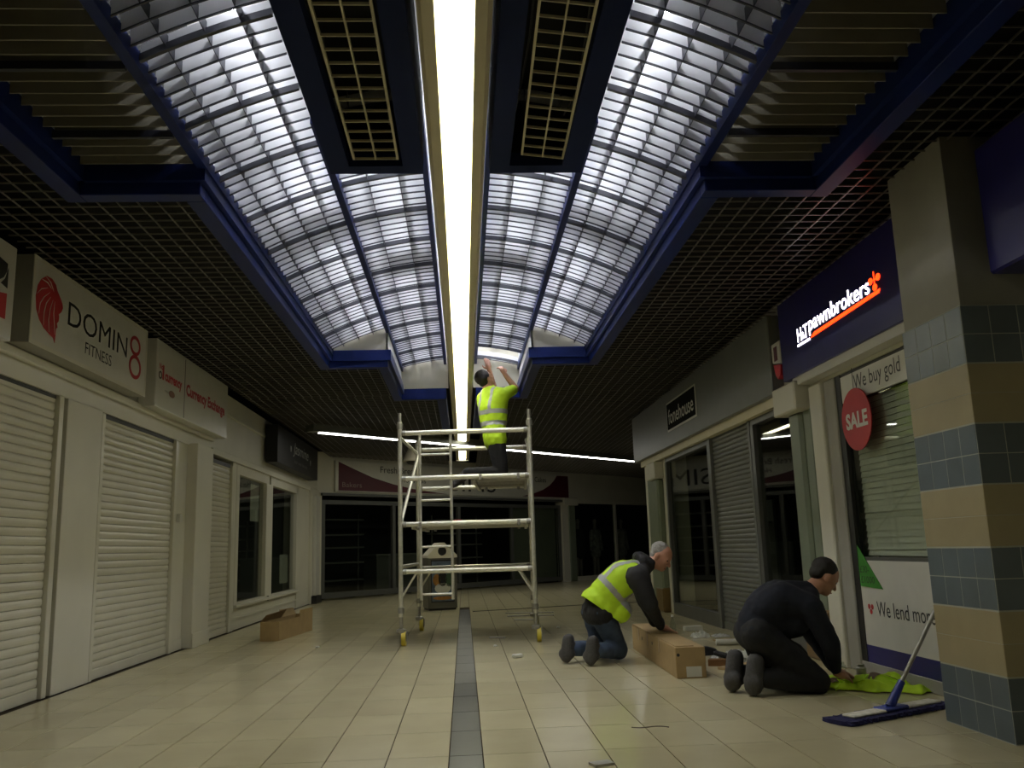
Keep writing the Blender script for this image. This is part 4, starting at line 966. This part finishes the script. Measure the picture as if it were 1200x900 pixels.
band('reflective_band',t1,lambda c:2.46<c.z<2.515 and c.x<.62,.004,M_band,t1); band('reflective_band',t1,lambda c:2.60<c.z<2.655 and c.x<.62,.004,M_band,t1)
rv=(Vector(shR)-Vector(shL)).normalized()
for o_ in(-.10,.10): band('shoulder_tape',t1,lambda c,o_=o_:c.z>2.65 and c.z<2.93 and abs((c-Vector(chs)).dot(rv)-o_)<.025,.004,M_band,t1)

# --- kneeling man in hi-vis vest, hand on the carton
Y=7.86
pel=(1.165,Y,.45);wst=(1.25,Y-.01,.585);chs=(1.40,Y-.02,.705);nk=(1.58,Y-.04,.80)
shR=(1.485,Y-.24,.715);shL=(1.54,Y+.16,.73);hpR=(1.18,Y-.08,.42);hpL=(1.14,Y+.09,.42)
elR=(1.575,Y-.25,.48);wrR=(1.69,Y-.10,.285);elL=(1.62,Y+.20,.48);wrL=(1.70,Y+.18,.285)
knR=(1.34,Y+.06,.085);knL=(1.21,Y+.24,.085);anR=(1.12,Y-.19,.12);anL=(.94,Y+.03,.12)
hc=Vector((1.735,Y-.06,.878)); hf=Vector((.66,-.42,-.52)); hu=Vector((.46,-.12,.85))
H_=head(hc,hf,hu); q=H_[2]
skin=[('c',nk,.06,hc+Vector((-.03,0,-.03)),.058),('c',elR,.043,wrR,.029),('c',elL,.043,wrL,.029),('c',shR,.05,elR,.045),('c',shL,.05,elL,.045)]+hand(wrR,(.93,.25,-.28),(.2,-.1,1),.10,-1)+hand(wrL,(.93,-.1,-.28),(.2,.1,1),.12,1)
skin+=[('c',chs,.09,nk,.055),('c',pel,.09,chs,.09),('c',hpR,.08,knR,.05),('c',hpL,.08,knL,.05),('c',knR,.05,anR,.04),('c',knL,.05,anL,.04)]
T_=torso(pel,wst,chs,nk,shR,shL,hpR,hpL,.018)
top=T_+[('c',shR,.098,elR,.074),('c',mid(shR,nk,.3),.085,shR,.098),('c',elR,.064,mid(elR,wrR,.92),.045),('c',shL,.082,elL,.066),('c',elL,.064,mid(elL,wrL,.92),.045),
   ('c',(1.57,Y-.12,.85),.055,(1.57,Y+.04,.85),.055),('c',(1.54,Y-.09,.885),.05,(1.63,Y-.11,.83),.045),('c',(1.54,Y+.01,.885),.05,(1.63,Y+.03,.83),.045),('c',(1.63,Y-.10,.80),.04,(1.63,Y+.02,.80),.04)]
tro=[('c',hpR,.118,hpL,.118),('c',hpR,.112,knR,.082),('c',hpL,.112,knL,.082),('c',knR,.08,anR,.062),('c',knL,.08,anL,.062)]
s1=lambda c:c.x<1.075 and c.y<7.75; s2=lambda c:c.x<.895 and c.y>7.75
boots=[(foot(anR,(1.06,Y-.22,.045),(-.75,-.6,.2))+[('c',(1.075,Y-.225,.20),.050,(1.05,Y-.235,.06),.052),('c',(1.08,Y-.235,.08),.045,(1.03,Y-.215,.08),.045)],lambda c:(c-Vector((1.045,7.625,0))).dot(Vector((-.75,-.66,0)))>.0),
       (foot(anL,(.88,Y+.0,.045),(-.75,-.6,.2))+[('c',(.895,Y-.0,.20),.050,(.87,Y-.01,.06),.052),('c',(.90,Y-.02,.08),.045,(.85,Y+.01,.08),.045)],lambda c:(c-Vector((.865,7.85,0))).dot(Vector((-.75,-.66,0)))>.0)]
hairp=[('e',q(-.034,0,.046),(.086,.080,.080),H_[1]),('e',q(-.055,0,-.005),(.05,.068,.055),H_[1])]
p2,b2,t2,_=person('grey-haired man in a hi-vis waistcoat and jeans kneeling with a hand on the carton',(1.2,Y,0),skin,top,tro,boots,H_,dict(top=M_fleece,trousers=M_jeans,hair=M_hairg),hairp)
Vp=torso(pel,wst,chs,nk,shR,shL,hpR,hpL,.042)
vest=[('c',(1.15,Y-.07,.50),.14,(1.15,Y+.07,.50),.14),('c',(1.24,Y-.06,.50),.15,(1.24,Y+.06,.50),.15),('c',(1.33,Y-.08,.43),.115,(1.33,Y+.08,.43),.115)]+Vp[1:4]+[('c',Vector(chs)+Vector((.06,-.09,.03)),.125,nk,.085),('c',Vector(chs)+Vector((.06,.08,.03)),.125,nk,.085)]
vm=blob(vest,.011,5,.012,.09)
# cut the vest at its hem and neck
ax=(Vector(nk)-Vector(pel)).normalized()
bm=bmesh.new(); bm.from_mesh(vm)
bmesh.ops.bisect_plane(bm,geom=list(bm.verts)+list(bm.edges)+list(bm.faces),plane_co=Vector((1.05,Y,.545)),plane_no=Vector((.60,0,.80)) ,clear_inner=True)
bmesh.ops.bisect_plane(bm,geom=list(bm.verts)+list(bm.edges)+list(bm.faces),plane_co=Vector(nk)+ax*.01,plane_no=ax,clear_outer=True)
bm.to_mesh(vm); bm.free()
vo=put('hi_vis_vest',vm,M_hivis,p2); vo.modifiers.new('th','SOLIDIFY').thickness=.004
def vd(c): return (c-Vector(pel)).dot(ax)
band('reflective_band',vo,lambda c:.175<vd(c)<.225,.004,M_band,vo)
for o_ in(-.12,.12): band('shoulder_tape',vo,lambda c,o_=o_:vd(c)>.225 and abs(c.y-Y+.03-o_)<.024,.004,M_band,vo)

# --- dark-clothed man kneeling by the pawnbroker window
Y=6.02
pel=(1.955,Y,.42);wst=(2.02,Y,.535);chs=(2.14,Y,.60);nk=(2.335,Y,.635)
shR=(2.275,Y-.19,.555);shL=(2.29,Y+.19,.57);hpR=(1.95,Y-.09,.38);hpL=(1.95,Y+.09,.38)
elR=(2.385,Y-.19,.31);wrR=(2.46,Y-.06,.115);elL=(2.44,Y+.22,.32);wrL=(2.53,Y+.12,.10)
knR=(2.30,Y-.13,.075);knL=(2.34,Y+.14,.075);anR=(1.94,Y-.12,.11);anL=(1.88,Y+.09,.11)
hc=Vector((2.462,Y,.735)); hf=Vector((.80,.10,-.58)); hu=Vector((.58,.0,.80))
H_=head(hc,hf,hu); q=H_[2]
skin=[('c',nk,.06,hc+Vector((-.03,0,-.03)),.057),('c',elR,.043,wrR,.029),('c',elL,.043,wrL,.029),('c',shR,.05,elR,.045),('c',shL,.05,elL,.045)]+hand(wrR,(.9,.25,-.35),(.3,-.3,.9),.35,-1)+hand(wrL,(.9,-.2,-.35),(.3,.3,.9),.35,1)
skin+=[('c',chs,.09,nk,.055),('c',pel,.09,chs,.09),('c',hpR,.08,knR,.05),('c',hpL,.08,knL,.05),('c',knR,.05,anR,.04),('c',knL,.05,anL,.04)]
T_=torso(pel,wst,chs,nk,shR,shL,hpR,hpL,.012)
top=T_+[('c',(2.03,Y,.44),.14,(2.20,Y,.47),.13),('c',(2.2,Y-.05,.45),.11,(2.2,Y+.05,.45),.11),('c',shR,.080,elR,.066),('c',elR,.064,mid(elR,wrR,.85),.042),('c',shL,.080,elL,.066),('c',elL,.064,mid(elL,wrL,.85),.042)]
tro=[('c',hpR,.12,hpL,.12),('c',(2.0,Y,.30),.13,(2.2,Y,.2),.11),('c',hpR,.115,knR,.085),('c',hpL,.115,knL,.085),('c',knR,.082,anR,.065),('c',knL,.082,anL,.065)]
boots=[(foot(anR,(1.885,Y-.12,.045),(-.9,-.15,.2))+[('c',(1.90,Y-.13,.215),.055,(1.87,Y-.14,.062),.058),('c',(1.87,Y-.10,.09),.05,(1.87,Y-.17,.09),.05)],lambda c:c.x<1.875),
       (foot(anL,(1.80,Y+.06,.045),(-.9,-.15,.2))+[('c',(1.82,Y+.05,.225),.055,(1.79,Y+.05,.062),.058),('c',(1.79,Y+.01,.09),.05,(1.79,Y+.08,.09),.05)],lambda c:c.x<1.80)]
hairp=[('e',q(-.026,0,.050),(.092,.083,.080),H_[1]),('e',q(-.060,0,.005),(.048,.074,.060),H_[1])]
p3,b3,t3,_=person('dark-haired man in navy jumper and black trousers kneeling over the floor by the pawnbroker window',(2.0,Y,0),skin,top,tro,boots,H_,dict(top=M_jumper,trousers=M_trous,hair=M_hairb),hairp)

# ------------------------------------------------------------------ MANNEQUINS in the far shop
for k,(s_,lab,m) in enumerate(((9.75,'leftmost dark-coated mannequin in the far clothes shop window',M_fleece),(10.6,'mannequin in checked grey top in the far clothes shop window',mat('grey_check',(.22,.22,.20),.8,var=.5,scale=12)),(12.0,'mannequin with long pale cardigan right of the window bar',mat('grey_cardigan',(.32,.30,.27),.8,var=.4,scale=8)))):
    b=mB@Vector((s_,.42,0)); P3=lambda a,c,z:b+D45*a-N45*c+Vector((0,0,z))
    t=thing('mannequin',lab,'mannequin',b,'mannequins in the far shop')
    put('figure',blob([('c',P3(0,0,1.62),.05,P3(0,0,1.45),.05),('e',P3(0,0,1.70),(.07,.07,.10)),('c',P3(-.07,0,.9),.07,P3(-.09,0,.08),.045),('c',P3(.07,0,.9),.07,P3(.09,0,.08),.045),('c',P3(0,0,.9),.12,P3(0,0,1.35),.12)],.02,3),mat('mannequin_skin',(.25,.22,.19),.5),t)
    put('coat',blob([('c',P3(-.15,0,1.40),.08,P3(.15,0,1.40),.08),('c',P3(0,0,1.35),.15,P3(0,0,.75),.17),('c',P3(-.2,0,1.38),.065,P3(-.27,-.04,.85),.05),('c',P3(.2,0,1.38),.065,P3(.27,-.04,.85),.05)],.02,3),m,t)
    bb('stand_base',M_galv,s_-.15,s_+.15,.27,.57,0,.03,t)
